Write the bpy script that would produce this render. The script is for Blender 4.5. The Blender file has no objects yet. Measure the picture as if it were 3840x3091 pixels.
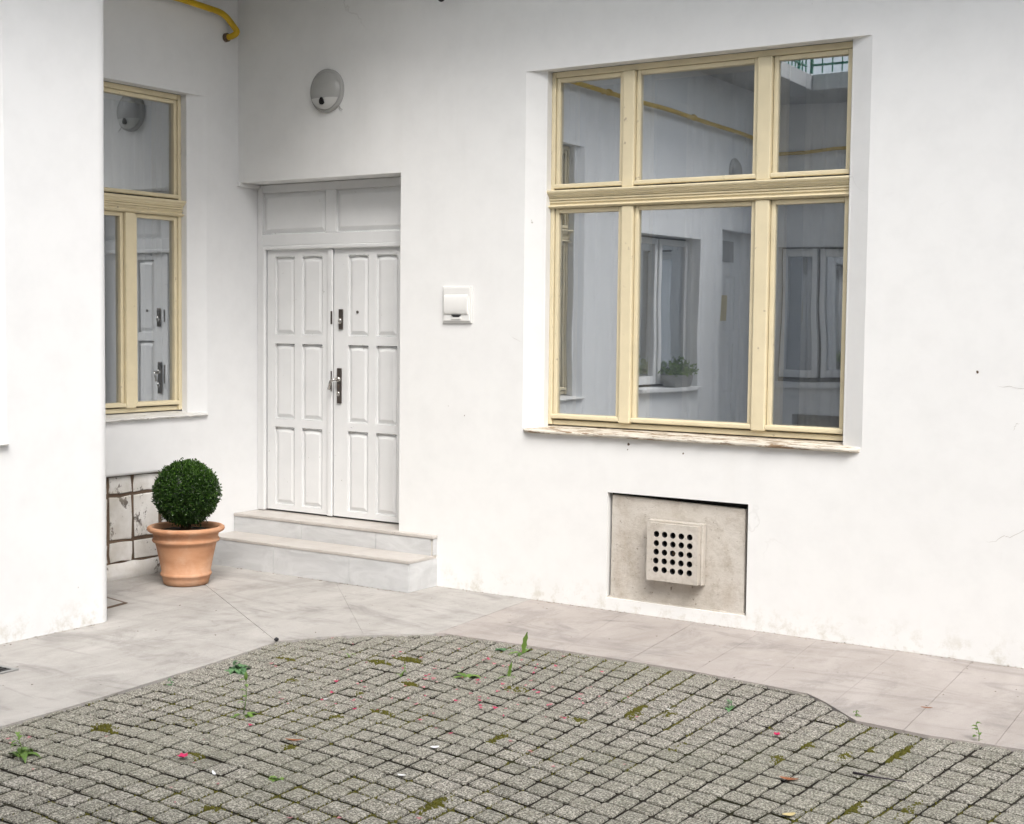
import bpy, bmesh, math, random
from mathutils import Vector, Matrix, noise
R = math.radians
rnd = random.Random(7)
scene = bpy.context.scene
COL = scene.collection

# ------------------------------------------------------------------ camera
CAM = Vector((7.153, -7.186, 1.683))
def cam_axes(yaw, pitch, roll):
    F = Vector((math.sin(yaw)*math.cos(pitch), math.cos(yaw)*math.cos(pitch), math.sin(pitch)))
    X = Vector((math.cos(yaw), -math.sin(yaw), 0)); U = X.cross(F)
    return F, X*math.cos(roll)+U*math.sin(roll), U*math.cos(roll)-X*math.sin(roll)
FW, RT, UP = cam_axes(R(-33.936), R(-3.599), R(.623))
cd = bpy.data.cameras.new('camera'); cam = bpy.data.objects.new('camera', cd); COL.objects.link(cam)
cam.matrix_world = Matrix(((RT.x, UP.x, -FW.x, CAM.x), (RT.y, UP.y, -FW.y, CAM.y), (RT.z, UP.z, -FW.z, CAM.z), (0, 0, 0, 1)))
cd.sensor_width = 36; cd.lens = 36*5318/3840; cd.clip_end = 500; cd.clip_start = .05
scene.camera = cam

# ------------------------------------------------------------------ sky, sun, exposure
SUN_EL, SUN_DIR = R(50), (0.73, -0.683)          # sun stands in front of the house, to the right
w = bpy.data.worlds.new('World'); scene.world = w; w.use_nodes = True
nt = w.node_tree; nt.nodes.clear()
sky = nt.nodes.new('ShaderNodeTexSky'); sky.sky_type = 'NISHITA'; sky.sun_disc = False
sky.sun_elevation = SUN_EL; sky.sun_rotation = math.atan2(SUN_DIR[0], SUN_DIR[1]); sky.air_density = 1.2; sky.dust_density = 4
hs = nt.nodes.new('ShaderNodeHueSaturation'); hs.inputs['Saturation'].default_value = .6
bg = nt.nodes.new('ShaderNodeBackground'); bg.inputs['Strength'].default_value = .10
ow = nt.nodes.new('ShaderNodeOutputWorld')
nt.links.new(sky.outputs[0], hs.inputs['Color']); nt.links.new(hs.outputs[0], bg.inputs[0]); nt.links.new(bg.outputs[0], ow.inputs[0])
sl = bpy.data.lights.new('sun', 'SUN'); sl.energy = 1.25; sl.angle = R(32); sl.color = (1, .993, .985)
so = bpy.data.objects.new('sun', sl); COL.objects.link(so)
d = Vector((SUN_DIR[0]*math.cos(SUN_EL), SUN_DIR[1]*math.cos(SUN_EL), math.sin(SUN_EL))); so.rotation_euler = (-d).to_track_quat('-Z', 'Y').to_euler()
so.location = (8, -8, 12)
scene.view_settings.view_transform = 'Standard'; scene.view_settings.look = 'None'
scene.view_settings.gamma = 1; scene.view_settings.use_curve_mapping = False
scene.view_settings.exposure = 1.2
scene.render.engine = 'CYCLES'
cy = scene.cycles
cy.use_denoising = True; cy.max_bounces = 10; cy.diffuse_bounces = 3; cy.glossy_bounces = 3; cy.use_adaptive_sampling = True; cy.adaptive_threshold = .04; cy.adaptive_min_samples = 16; cy.transparent_max_bounces = 8; cy.transmission_bounces = 4
cy.caustics_reflective = False; cy.caustics_refractive = False; cy.sample_clamp_indirect = 6

# ------------------------------------------------------------------ materials
class NT:
    def __init__(s, name):
        s.m = bpy.data.materials.new(name); s.m.use_nodes = True; s.t = s.m.node_tree
        s.b = s.t.nodes['Principled BSDF']; s.out = s.t.nodes['Material Output']
        s.geo = s.t.nodes.new('ShaderNodeNewGeometry')
        s.b.inputs['Specular IOR Level'].default_value = .3
    def n(s, ty, **kw):
        x = s.t.nodes.new(ty)
        for k, v in kw.items(): setattr(x, k, v)
        return x
    def link(s, a, b): s.t.links.new(a, b)
    def pos(s, scale=(1, 1, 1), loc=(0, 0, 0)):
        mp = s.n('ShaderNodeMapping'); mp.inputs['Scale'].default_value = scale; mp.inputs['Location'].default_value = loc
        s.link(s.geo.outputs['Position'], mp.inputs['Vector']); return mp.outputs[0]
    def noise(s, scale, detail=3, rough=.55, vec=None, dist=0):
        x = s.n('ShaderNodeTexNoise'); x.inputs['Scale'].default_value = scale; x.inputs['Detail'].default_value = detail
        x.inputs['Roughness'].default_value = rough; x.inputs['Distortion'].default_value = dist
        s.link(vec if vec else s.geo.outputs['Position'], x.inputs['Vector']); return x.outputs['Fac']
    def ramp(s, fac, stops, interp='LINEAR'):
        x = s.n('ShaderNodeValToRGB'); x.color_ramp.interpolation = interp
        e = x.color_ramp.elements
        while len(e) < len(stops): e.new(.5)
        for el, (p, c) in zip(e, stops):
            el.position = p; el.color = (c, c, c, 1) if not hasattr(c, '__len__') else (*c, 1)
        s.link(fac, x.inputs[0]); return x.outputs[0]
    def mix(s, fac, a, b, mode='MIX'):
        x = s.n('ShaderNodeMix', data_type='RGBA', blend_type=mode)
        for sock, v in ((x.inputs[0], fac), (x.inputs[6], a), (x.inputs[7], b)):
            if hasattr(v, 'is_output'): s.link(v, sock)
            elif hasattr(v, '__len__'): sock.default_value = (*v, 1)
            else: sock.default_value = v
        return x.outputs[2]
    def math(s, op, a, b=0):
        x = s.n('ShaderNodeMath', operation=op)
        for i, v in enumerate((a, b)):
            if hasattr(v, 'is_output'): s.link(v, x.inputs[i])
            else: x.inputs[i].default_value = v
        return x.outputs[0]
    def bump(s, h, strength=.3, dist=.01, normal=None):
        x = s.n('ShaderNodeBump'); x.inputs['Strength'].default_value = strength; x.inputs['Distance'].default_value = dist
        s.link(h, x.inputs['Height'])
        if normal: s.link(normal, x.inputs['Normal'])
        return x.outputs[0]
    def fin(s, col=None, rough=None, normal=None):
        for v, k in ((col, 'Base Color'), (rough, 'Roughness'), (normal, 'Normal')):
            if v is None: continue
            if hasattr(v, 'is_output'): s.link(v, s.b.inputs[k])
            elif hasattr(v, '__len__'): s.b.inputs[k].default_value = (*v, 1)
            else: s.b.inputs[k].default_value = v
        return s.m

def plaster(name, base, crack=True, grime=(.48, .44, .34)):
    t = NT(name)
    big = t.ramp(t.noise(.8, 4), [(.3, 0), (.75, 1)])
    c = t.mix(big, tuple(x*.975 for x in base), base)
    med = t.ramp(t.noise(5, 3, .65), [(.42, 1), (.75, .955)])
    c = t.mix(1, c, med, 'MULTIPLY')
    st = t.ramp(t.noise(6, 4, .6, t.pos((1, 1, .07))), [(.52, 0), (.78, 1)]); stm = t.ramp(t.noise(.7, 2, .5, t.pos(loc=(1.3, 4, 2))), [(.45, 0), (.65, 1)])
    c = t.mix(t.math('MULTIPLY', t.math('MULTIPLY', st, stm), .10), c, (.52, .49, .43))
    # small chips and fly specks
    sp = t.ramp(t.noise(22, 2, .5), [(.775, 0), (.79, 1)]); msk = t.ramp(t.noise(2.3, 2), [(.5, 0), (.62, 1)])
    c = t.mix(t.math('MULTIPLY', t.math('MULTIPLY', sp, msk), .55), c, (.30, .27, .22))
    h = t.math('ADD', t.math('MULTIPLY', t.noise(3.2, 3, .6), 1.0), t.math('MULTIPLY', t.noise(38, 2, .7), .12))
    if crack:
        v = t.n('ShaderNodeTexVoronoi', feature='DISTANCE_TO_EDGE'); v.inputs['Scale'].default_value = .62
        wob = t.n('ShaderNodeVectorMath', operation='ADD')
        nz = t.n('ShaderNodeTexNoise'); nz.inputs['Scale'].default_value = 4; nz.inputs['Detail'].default_value = 4
        t.link(t.geo.outputs['Position'], nz.inputs['Vector'])
        sc = t.n('ShaderNodeVectorMath', operation='SCALE'); sc.inputs['Scale'].default_value = .35
        t.link(nz.outputs['Color'], sc.inputs[0]); t.link(t.geo.outputs['Position'], wob.inputs[0]); t.link(sc.outputs[0], wob.inputs[1])
        t.link(wob.outputs[0], v.inputs['Vector'])
        cr = t.ramp(v.outputs['Distance'], [(0, 1), (.0022, 0)])
        cm = t.ramp(t.noise(.9, 2, .5, t.pos(loc=(3.1, 1.7, .4))), [(.60, 0), (.70, 1)])
        ck = t.math('MULTIPLY', cr, cm)
        c = t.mix(t.math('MULTIPLY', ck, .25), c, (.35, .33, .30))
        # scuffed flakes just above the pavement
        z = t.n('ShaderNodeSeparateXYZ'); t.link(t.geo.outputs['Position'], z.inputs[0])
        low = t.ramp(t.math('MULTIPLY', z.outputs[2], 4.), [(.02, 1), (.7, 0)])
        fl = t.ramp(t.noise(9, 5, .75), [(.50, 0), (.66, 1)])
        c = t.mix(t.math('MULTIPLY', t.math('MULTIPLY', low, fl), .55), c, grime)
    return t.fin(c, .9, t.bump(h, .22, .012))
M = {}
M['plaster'] = plaster('white_plaster', (.815, .815, .80))
M['plaster2'] = plaster('white_plaster_side', (.81, .815, .815))
M['far'] = None
M['soffit'] = None

def paint(name, base, rough=.45, var=.08, wear=0, wearcol=(.25, .17, .1), grain=(1, 1, 1), bs=.15):
    t = NT(name)
    c = t.mix(t.ramp(t.noise(6, 4, .6, t.pos(grain)), [(.3, 0), (.7, 1)]), tuple(x*(1-var) for x in base), base)
    n2 = t.noise(30, 5, .65, t.pos(grain))
    if wear:
        k = t.ramp(t.noise(16, 6, .7, t.pos(grain)), [(.68-wear, 0), (.72-wear, 1)])
        c = t.mix(k, c, wearcol)
    return t.fin(c, rough, t.bump(n2, bs, .002))
M['far'] = paint('white_plaster_far', (.80, .80, .79), .9, .08)
M['soffit'] = paint('grey_concrete_slab', (.55, .55, .54), .9, .1)
M['cream'] = paint('cream_window_paint', (.77, .675, .46), .42, .10, .03, (.45, .37, .25))
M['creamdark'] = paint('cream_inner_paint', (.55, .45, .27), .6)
M['door'] = paint('white_door_paint', (.76, .765, .76), .38, .05, .01, (.45, .45, .42))
M['whitepaint'] = paint('white_frame_paint', (.78, .78, .77), .4, .05)
M['sill'] = paint('peeling_sill_paint', (.72, .67, .58), .7, .2, .16, (.26, .18, .11), (.5, 3, 3), .6)
M['sillw'] = paint('white_sill_paint', (.76, .75, .72), .6, .12, .07, (.3, .26, .2), (3, .5, 3), .4)
M['plastic'] = paint('white_plastic', (.78, .775, .75), .3, .03)
M['yellow'] = paint('yellow_pipe_paint', (.62, .40, .015), .35, .15)
M['steel'] = paint('dark_steel', (.16, .14, .13), .3, .2); M['steel'].node_tree.nodes['Principled BSDF'].inputs['Metallic'].default_value = .9
M['chrome'] = paint('bright_steel', (.55, .53, .5), .2, .1); M['chrome'].node_tree.nodes['Principled BSDF'].inputs['Metallic'].default_value = 1
M['black'] = paint('black_void', (.012, .011, .01), .8)
M['iron'] = paint('black_iron', (.03, .03, .033), .6, .3)
M['lampgrey'] = paint('grey_lamp_glass', (.40, .40, .385), .18, .06)
M['crack'] = paint('crack_shadow', (.50, .48, .44), .9)
M['lampshield'] = paint('pale_lamp_shield', (.58, .58, .56), .35, .05)
M['green'] = paint('green_rail_paint', (.06, .25, .17), .4)
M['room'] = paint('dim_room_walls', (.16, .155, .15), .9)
M['sign'] = paint('ochre_notice', (.55, .45, .22), .5)
M['grey'] = paint('grey_vent_paint', (.30, .30, .29), .6)

def m_glass():
    t = NT('window_glass'); t.t.nodes.remove(t.b)
    fr = t.n('ShaderNodeFresnel'); fr.inputs[0].default_value = 1.52
    inv = t.math('SUBTRACT', 1, fr.outputs[0]); fac = t.math('SUBTRACT', 1, t.math('POWER', inv, 15))
    gl = t.n('ShaderNodeBsdfGlossy'); gl.inputs['Roughness'].default_value = 0; gl.inputs['Color'].default_value = (.92, .96, 1, 1)
    nb = t.bump(t.noise(1.6, 1, .4), .06, .02); t.link(nb, gl.inputs['Normal'])
    tr = t.n('ShaderNodeBsdfTransparent'); tr.inputs[0].default_value = (.86, .88, .88, 1)
    mx = t.n('ShaderNodeMixShader'); t.link(fac, mx.inputs[0]); t.link(tr.outputs[0], mx.inputs[1]); t.link(gl.outputs[0], mx.inputs[2])
    df = t.n('ShaderNodeBsdfDiffuse'); df.inputs[0].default_value = (.55, .62, .70, 1); m2 = t.n('ShaderNodeMixShader')  # dusty film in pale blue, haze painted in to lighten the reflections
    t.link(t.ramp(t.noise(3, 5, .6, t.pos((1, 1, .35))), [(.3, .05), (.75, .11)]), m2.inputs[0]); t.link(mx.outputs[0], m2.inputs[1]); t.link(df.outputs[0], m2.inputs[2])
    t.link(m2.outputs[0], t.out.inputs[0]); return t.m
M['glass'] = m_glass()
def m_curtain(name, col, op):
    t = NT(name); t.t.nodes.remove(t.b)
    df = t.n('ShaderNodeBsdfDiffuse'); df.inputs[0].default_value = (*col, 1)
    tl = t.n('ShaderNodeBsdfTranslucent'); tl.inputs[0].default_value = (*col, 1)
    a = t.n('ShaderNodeMixShader'); a.inputs[0].default_value = .35; t.link(df.outputs[0], a.inputs[1]); t.link(tl.outputs[0], a.inputs[2])
    tr = t.n('ShaderNodeBsdfTransparent'); b = t.n('ShaderNodeMixShader'); b.inputs[0].default_value = op
    t.link(tr.outputs[0], b.inputs[1]); t.link(a.outputs[0], b.inputs[2]); t.link(b.outputs[0], t.out.inputs[0]); return t.m
M['curtain'] = m_curtain('sheer_curtain', (.72, .67, .58), .5)
M['drape'] = m_curtain('blue_drape', (.08, .13, .22), .9)

def m_path(name, A, B, Cc):
    t = NT(name)
    a = t.noise(1.1, 5, .6, t.pos((1, 1.6, 1)), 1.2); b = t.noise(4, 6, .65, t.pos((1, .45, 1)), .6)
    c = t.mix(t.ramp(a, [(.32, 0), (.68, 1)]), A, B)
    c = t.mix(t.ramp(b, [(.35, 0), (.7, 1)]), c, Cc)
    c = t.mix(t.math('MULTIPLY', t.ramp(t.noise(2.6, 6, .7, t.pos((.5, 1.5, 1), (4, 2, 0)), 1.5), [(.52, 0), (.7, 1)]), .55), c, (.19, .18, .17))
    c = t.mix(t.math('MULTIPLY', t.ramp(t.noise(90, 3, .6), [(.62, 0), (.72, 1)]), .35), c, (.22, .2, .18))
    c = t.mix(t.ramp(t.noise(26, 2, .5), [(.76, 0), (.78, 1)]), c, (.10, .085, .07))
    c = t.mix(t.math('MULTIPLY', t.ramp(t.noise(1.7, 7, .8, t.pos((1.2, .6, 1), (2, 7, 0)), .8), [(.53, 0), (.62, 1)]), .35), c, (.22, .205, .19))
    c = t.mix(t.math('MULTIPLY', t.ramp(t.noise(300, 2, .6), [(.4, 1), (.6, 0)]), .18), c, (.14, .13, .12))
    c = t.mix(t.math('MULTIPLY', t.ramp(t.noise(3.4, 7, .75, t.pos((1, 1, 1), (9, 1, 0))), [(.66, 0), (.70, 1)]), .7), c, (.50, .485, .47))
    return t.fin(c, .85, t.bump(t.math('ADD', t.noise(14, 5, .65), t.math('MULTIPLY', t.noise(120, 2), .25)), .35, .004))
M['path'] = m_path('grey_cement_paving', (.31, .295, .275), (.42, .40, .375), (.48, .46, .435))
M['path2'] = m_path('pinkish_beige_paving', (.33, .295, .27), (.41, .37, .34), (.45, .41, .385))
def m_cobble():
    t = NT('speckled_granite_cobble')
    oi = t.n('ShaderNodeObjectInfo')
    s1 = t.noise(130, 3, .75); s2 = t.noise(60, 3, .6)
    c = t.ramp(s1, [(.36, (.022, .02, .018)), (.46, (.13, .125, .113)), (.53, (.31, .30, .277)), (.62, (.66, .645, .61))])
    c = t.mix(.22, c, t.ramp(s2, [(.35, (.125, .12, .108)), (.65, (.30, .29, .265))]))
    c = t.mix(1, c, (.93, .925, .88), 'MULTIPLY')
    tint = t.ramp(oi.outputs['Random'], [(0, (.84, .83, .81)), (.25, (.94, .93, .90)), (.6, (1.0, .98, .95)), (.85, (1.04, 1.02, 1.02)), (1, (1.14, 1.12, 1.09))])
    c = t.mix(1, c, tint, 'MULTIPLY')
    c = t.mix(t.ramp(t.noise(.75, 3, .5), [(.38, 0), (.62, .6)]), c, t.mix(.5, c, (.20, .205, .15)))
    c = t.mix(t.math('MULTIPLY', t.ramp(t.noise(7, 4, .7), [(.55, 0), (.72, 1)]), .45), c, (.12, .115, .085))
    return t.fin(c, .9, t.bump(t.math('ADD', s1, t.math('MULTIPLY', s2, .8)), .7, .004))
M['cobble'] = m_cobble()
def m_soil():
    t = NT('mossy_joint_soil')
    c = t.mix(t.noise(40, 4, .7), (.014, .012, .009), (.04, .034, .025))
    c = t.mix(t.ramp(t.noise(1.8, 4, .65), [(.5, 0), (.64, .8)]), c, (.035, .037, .010))
    return t.fin(c, 1, t.bump(t.noise(90, 4, .7), .8, .008))
M['soil'] = m_soil()
def m_moss():
    t = NT('olive_moss'); c = t.mix(t.noise(55, 4, .7), (.05, .05, .008), (.17, .16, .025))
    return t.fin(c, 1, t.bump(t.noise(160, 4, .8), 1, .008))
M['moss'] = m_moss()
def m_stone():
    t = NT('peeling_white_stone')
    c = t.mix(t.ramp(t.noise(5, 5, .6), [(.35, 0), (.65, 1)]), (.64, .62, .58), (.82, .81, .79))
    c = t.mix(t.ramp(t.noise(4.2, 8, .78, t.pos((1, 1, .6), (2, 5, 1))), [(.56, 0), (.585, 1)]), c, (.16, .14, .125))
    c = t.mix(t.math('MULTIPLY', t.ramp(t.noise(3, 4, .6, t.pos(loc=(7, 3, 5))), [(.5, 0), (.7, 1)]), .5), c, (.40, .36, .28))
    return t.fin(c, .9, t.bump(t.noise(16, 6, .7), .7, .008))
M['stone'] = m_stone()
M['mortar'] = paint('brown_mortar', (.17, .12, .085), .95, .4, 0, bs=.8)
def m_panel():
    t = NT('weathered_cement_panel')
    c = t.mix(t.ramp(t.noise(3, 5, .6), [(.3, 0), (.7, 1)]), (.47, .43, .375), (.61, .575, .52))
    c = t.mix(t.ramp(t.noise(34, 5, .7), [(.62, 0), (.68, .8)]), c, (.22, .18, .14))
    c = t.mix(t.math('MULTIPLY', t.ramp(t.noise(6, 5, .7, t.pos((1, 1, .35))), [(.55, 0), (.75, 1)]), .5), c, (.34, .27, .2))
    c = t.mix(t.math('MULTIPLY', t.ramp(t.noise(11, 7, .8, t.pos(loc=(3, 3, 1))), [(.50, 0), (.66, 1)]), .45), c, (.30, .25, .19))
    return t.fin(c, .9, t.bump(t.math('ADD', t.noise(30, 5, .7), t.noise(7, 4, .6)), .7, .006))
M['panel'] = m_panel()
def m_marble(name, a, b):
    t = NT(name)
    v = t.noise(3, 6, .6, t.pos((1, 1, 3.2)), 1.5)
    c = t.mix(t.ramp(v, [(.35, 0), (.65, 1)]), a, b)
    c = t.mix(t.math('MULTIPLY', t.ramp(t.noise(9, 5, .7), [(.6, 0), (.72, 1)]), .3), c, (.36, .35, .34))
    return t.fin(c, .4, t.bump(t.noise(40, 3), .08, .002))
M['marble'] = m_marble('grey_marble_tile', (.50, .505, .505), (.61, .615, .615))
M['tread'] = m_marble('beige_marble_tread', (.46, .425, .39), (.54, .51, .475))
M['grout'] = paint('pale_grout', (.6, .56, .5), .9, .2)
def m_terra():
    t = NT('terracotta'); c = t.mix(t.ramp(t.noise(5, 5, .6, t.pos((1, 1, 3))), [(.3, 0), (.7, 1)]), (.48, .235, .125), (.58, .315, .18))
    c = t.mix(t.math('MULTIPLY', t.ramp(t.noise(4, 5, .7), [(.46, 0), (.70, 1)]), .6), c, (.66, .47, .35))
    z = t.n('ShaderNodeSeparateXYZ'); t.link(t.geo.outputs['Position'], z.inputs[0])
    c = t.mix(t.math('MULTIPLY', t.ramp(t.math('ADD', t.math('MULTIPLY', z.outputs[2], 9), t.math('MULTIPLY', t.noise(14, 5, .7), .5)), [(.3, 1), (.75, 0)]), .5), c, (.30, .19, .12))
    return t.fin(c, .8, t.bump(t.noise(60, 4, .6, t.pos((.3, .3, 3))), .25, .003))
M['terra'] = m_terra()
def m_leaf(name, a, b, rough=.4):
    t = NT(name); at = t.n('ShaderNodeAttribute', attribute_name='tint')
    c = t.mix(at.outputs['Fac'], a, b); t.fin(c, rough)
    t.b.inputs['Specular IOR Level'].default_value = .45
    tl = t.n('ShaderNodeBsdfTranslucent'); t.link(c, tl.inputs[0])
    mx = t.n('ShaderNodeMixShader'); mx.inputs[0].default_value = .2
    t.link(t.b.outputs[0], mx.inputs[1]); t.link(tl.outputs[0], mx.inputs[2]); t.link(mx.outputs[0], t.out.inputs[0]); return t.m
M['box'] = m_leaf('boxwood_leaf', (.007, .026, .005), (.075, .17, .018), .35)
M['weed'] = m_leaf('weed_leaf', (.07, .14, .02), (.20, .33, .07), .5)
M['weedblue'] = m_leaf('bluish_weed_leaf', (.05, .13, .05), (.14, .27, .12), .5)
M['bark'] = paint('brown_bark', (.10, .065, .04), .9, .4, bs=.8)
M['pink'] = paint('pink_petal', (.58, .03, .12), .6, .3)
M['palepink'] = paint('faded_petal', (.50, .20, .22), .7, .3)
M['brownleaf'] = paint('dry_leaf', (.32, .12, .05), .7, .4)
M['paper'] = paint('white_scrap', (.75, .76, .78), .7, .1)
M['darkstick'] = paint('dark_twig', (.05, .04, .05), .8, .3)
M['dirt'] = paint('bare_earth', (.14, .12, .09), 1, .3)

# ------------------------------------------------------------------ builders
WL = {}
def tag(o, label=None, cat=None, group=None, kind=None):
    for k, v in (('label', label), ('category', cat), ('group', group), ('kind', kind)):
        if v: o[k] = v
    return o
def adopt(o, parent):
    if parent:
        o.parent = parent; o.matrix_parent_inverse = Matrix.Translation(-WL.get(parent.name, Vector()))
def empty(name, loc, label=None, cat=None, group=None, parent=None):
    o = bpy.data.objects.new(name, None); COL.objects.link(o); o.location = loc; o.empty_display_size = .1
    adopt(o, parent); WL[o.name] = Vector(loc); return tag(o, label, cat, group)
class MB:
    def __init__(s): s.v = []; s.f = []; s.t = []
    def quadpts(s, pts):
        n = len(s.v); s.v += [tuple(p) for p in pts]; s.f.append(tuple(range(n, n+len(pts))))
    def hexa(s, p):        # 8 corners: bottom ring then top ring
        n = len(s.v); s.v += [tuple(q) for q in p]
        s.f += [tuple(n+i for i in q) for q in ((0, 3, 2, 1), (4, 5, 6, 7), (0, 1, 5, 4), (1, 2, 6, 5), (2, 3, 7, 6), (3, 0, 4, 7))]
    def box(s, x0, x1, y0, y1, z0, z1):
        s.hexa([(x0, y0, z0), (x1, y0, z0), (x1, y1, z0), (x0, y1, z0), (x0, y0, z1), (x1, y0, z1), (x1, y1, z1), (x0, y1, z1)])
    def prism(s, ring0, ring1):
        n = len(s.v); k = len(ring0); s.v += [tuple(p) for p in ring0]+[tuple(p) for p in ring1]
        s.f.append(tuple(range(n+k-1, n-1, -1))); s.f.append(tuple(range(n+k, n+2*k)))
        for i in range(k): j = (i+1) % k; s.f.append((n+i, n+j, n+k+j, n+k+i))
    def rings(s, rings, closed=True, cap0=False, cap1=False):
        n = len(s.v); k = len(rings[0])
        for r in rings: s.v += [tuple(p) for p in r]
        for a in range(len(rings)-1):
            for i in range(k if closed else k-1):
                j = (i+1) % k; s.f.append((n+a*k+i, n+a*k+j, n+(a+1)*k+j, n+(a+1)*k+i))
        if cap0: s.f.append(tuple(n+i for i in range(k-1, -1, -1)))
        if cap1: s.f.append(tuple(n+(len(rings)-1)*k+i for i in range(k)))
    def lathe(s, prof, c, seg=48, cap0=True, cap1=False):
        s.rings([[(c[0]+r*math.cos(2*math.pi*i/seg), c[1]+r*math.sin(2*math.pi*i/seg), c[2]+z) for i in range(seg)] for r, z in prof], True, cap0, cap1)
    def tube(s, path, r, seg=10, r1=None):
        path = [Vector(p) for p in path]; rings = []; last = None
        for i, p in enumerate(path):
            t = (path[min(i+1, len(path)-1)]-path[max(i-1, 0)]).normalized()
            if last is None: a = t.orthogonal().normalized()
            else: a = (last-t*last.dot(t)).normalized()
            last = a; b = t.cross(a); rr = r if r1 is None else r+(r1-r)*i/(len(path)-1)
            rings.append([p+a*rr*math.cos(2*math.pi*j/seg)+b*rr*math.sin(2*math.pi*j/seg) for j in range(seg)])
        s.rings(rings, True, True, True)
    def build(s, name, mat, parent=None, smooth=False, bevel=0, seg=2, weld=False, angle=35):
        me = bpy.data.meshes.new(name); me.from_pydata(s.v, [], s.f)
        bm = bmesh.new(); bm.from_mesh(me)
        if weld: bmesh.ops.remove_doubles(bm, verts=bm.verts, dist=1e-4)
        bmesh.ops.recalc_face_normals(bm, faces=bm.faces); bm.to_mesh(me); bm.free()
        if s.t:
            a = me.attributes.new('tint', 'FLOAT', 'POINT'); a.data.foreach_set('value', s.t)
        me.materials.append(M[mat] if isinstance(mat, str) else mat)
        if smooth: me.shade_smooth()
        o = bpy.data.objects.new(name, me); COL.objects.link(o); adopt(o, parent); WL[o.name] = Vector()
        if bevel:
            b = o.modifiers.new('bevel', 'BEVEL'); b.width = bevel; b.segments = seg; b.limit_method = 'ANGLE'; b.angle_limit = R(angle)
            if not weld:
                me.shade_smooth(); e = o.modifiers.new('wn', 'WEIGHTED_NORMAL'); e.keep_sharp = True
        return o
def arc_fillet(path, r=.08, n=5):
    """round the inner corners of a polyline"""
    path = [Vector(p) for p in path]; out = [path[0]]
    for i in range(1, len(path)-1):
        a, b, c = path[i-1], path[i], path[i+1]
        u = (a-b); v = (c-b); k = min(r, u.length*.45, v.length*.45); p0 = b+u.normalized()*k; p1 = b+v.normalized()*k
        for j in range(n+1):
            t = j/n; out.append(p0*(1-t)**2+b*2*t*(1-t)+p1*t*t)
    return out+[path[-1]]

# wall frames: P(u, z, d) with d = depth into the wall
def fmain(u, z, d): return (u, d, z)
def fB(u, z, d): return (-d, u, z)
def fP(u, z, d): return (.94-d, u, z)
YO = -8.2
def fO(u, z, d): return (u, YO-d, z)
def fR(u, z, d): return (10.5+d, u, z)
def lbox(mb, P, u0, u1, z0, z1, d0, d1):
    mb.hexa([P(u0, z0, d0), P(u1, z0, d0), P(u1, z0, d1), P(u0, z0, d1), P(u0, z1, d0), P(u1, z1, d0), P(u1, z1, d1), P(u0, z1, d1)])
def sheet(mb, P, u0, u1, z0, z1, holes, step=None):
    """wall face with openings; hole = (u0,u1,z0,z1,depth,splay)"""
    us = sorted({u0, u1, *[h[0] for h in holes], *[h[1] for h in holes]}); zs = sorted({z0, z1, *[h[2] for h in holes], *[h[3] for h in holes]})
    us = [u for u in us if u0 <= u <= u1]; zs = [z for z in zs if z0 <= z <= z1]
    if step:
        def fill(l):
            o = [l[0]]
            for a, b in zip(l, l[1:]):
                n = max(1, int((b-a)/step)); o += [a+(b-a)*(i+1)/n for i in range(n)]
            return o
        us, zs = fill(us), fill(zs)
    for a, b in zip(us, us[1:]):
        for c, e in zip(zs, zs[1:]):
            mu, mz = (a+b)/2, (c+e)/2
            if any(h[0] < mu < h[1] and h[2] < mz < h[3] for h in holes): continue
            mb.quadpts([P(a, c, 0), P(b, c, 0), P(b, e, 0), P(a, e, 0)])
    for (a, b, c, e, dp, sp) in holes:
        ia, ib = a+sp, b-sp; segs = [(a, b, 0), (ia, ib, dp)]
        if sp: segs = [(a, b, 0), (ia-.016, ib+.016, dp*.42), (ia, ib, dp*.46), (ia, ib, dp)]
        for (a0, b0, q0), (a1, b1, q1) in zip(segs, segs[1:]):
            if a > u0+1e-6: mb.quadpts([P(a0, c, q0), P(a1, c, q1), P(a1, e, q1), P(a0, e, q0)])
            mb.quadpts([P(b0, c, q0), P(b1, c, q1), P(b1, e, q1), P(b0, e, q0)])
            mb.quadpts([P(a0, e, q0), P(a1, e, q1), P(b1, e, q1), P(b0, e, q0)])
            if c > z0+1e-6: mb.quadpts([P(a0, c, q0), P(a1, c, q1), P(b1, c, q1), P(b0, c, q0)])

# ------------------------------------------------------------------ the ground
def struct(o): o['kind'] = 'structure'; return o
g = MB(); g.box(-40, 50, -50, 40, -.4, -.14); struct(g.build('ground', 'dirt'))
# cobbled yard: joint bed + stones
yard = empty('cobbled_yard', (4, -3, -.03)); yard['kind'] = 'structure'
g = MB(); g.box(1.6, 9.9, YO+.9, -.9, -.12, -.016); g.build('joint_bed', 'soil', yard)
BORDER = [(2.20, -7.3), (2.21, -3.60), (2.19, -3.22), (2.15, -2.78), (2.105, -2.29), (2.035, -1.77), (2.15, -1.535), (2.365, -1.318), (2.62, -1.083), (3.40, -1.04), (4.065, -1.03),
          (4.46, -1.065), (4.71, -1.10), (4.83, -1.19), (4.907, -1.265), (5.05, -1.40), (5.37, -1.432), (5.74, -1.40), (9.6, -1.38)]
def inside(x, y, poly):
    c = False; j = len(poly)-1
    for i in range(len(poly)):
        (a, b), (p, q) = poly[i], poly[j]
        if (b > y) != (q > y) and x < (p-a)*(y-b)/(q-b)+a: c = not c
        j = i
    return c
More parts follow.
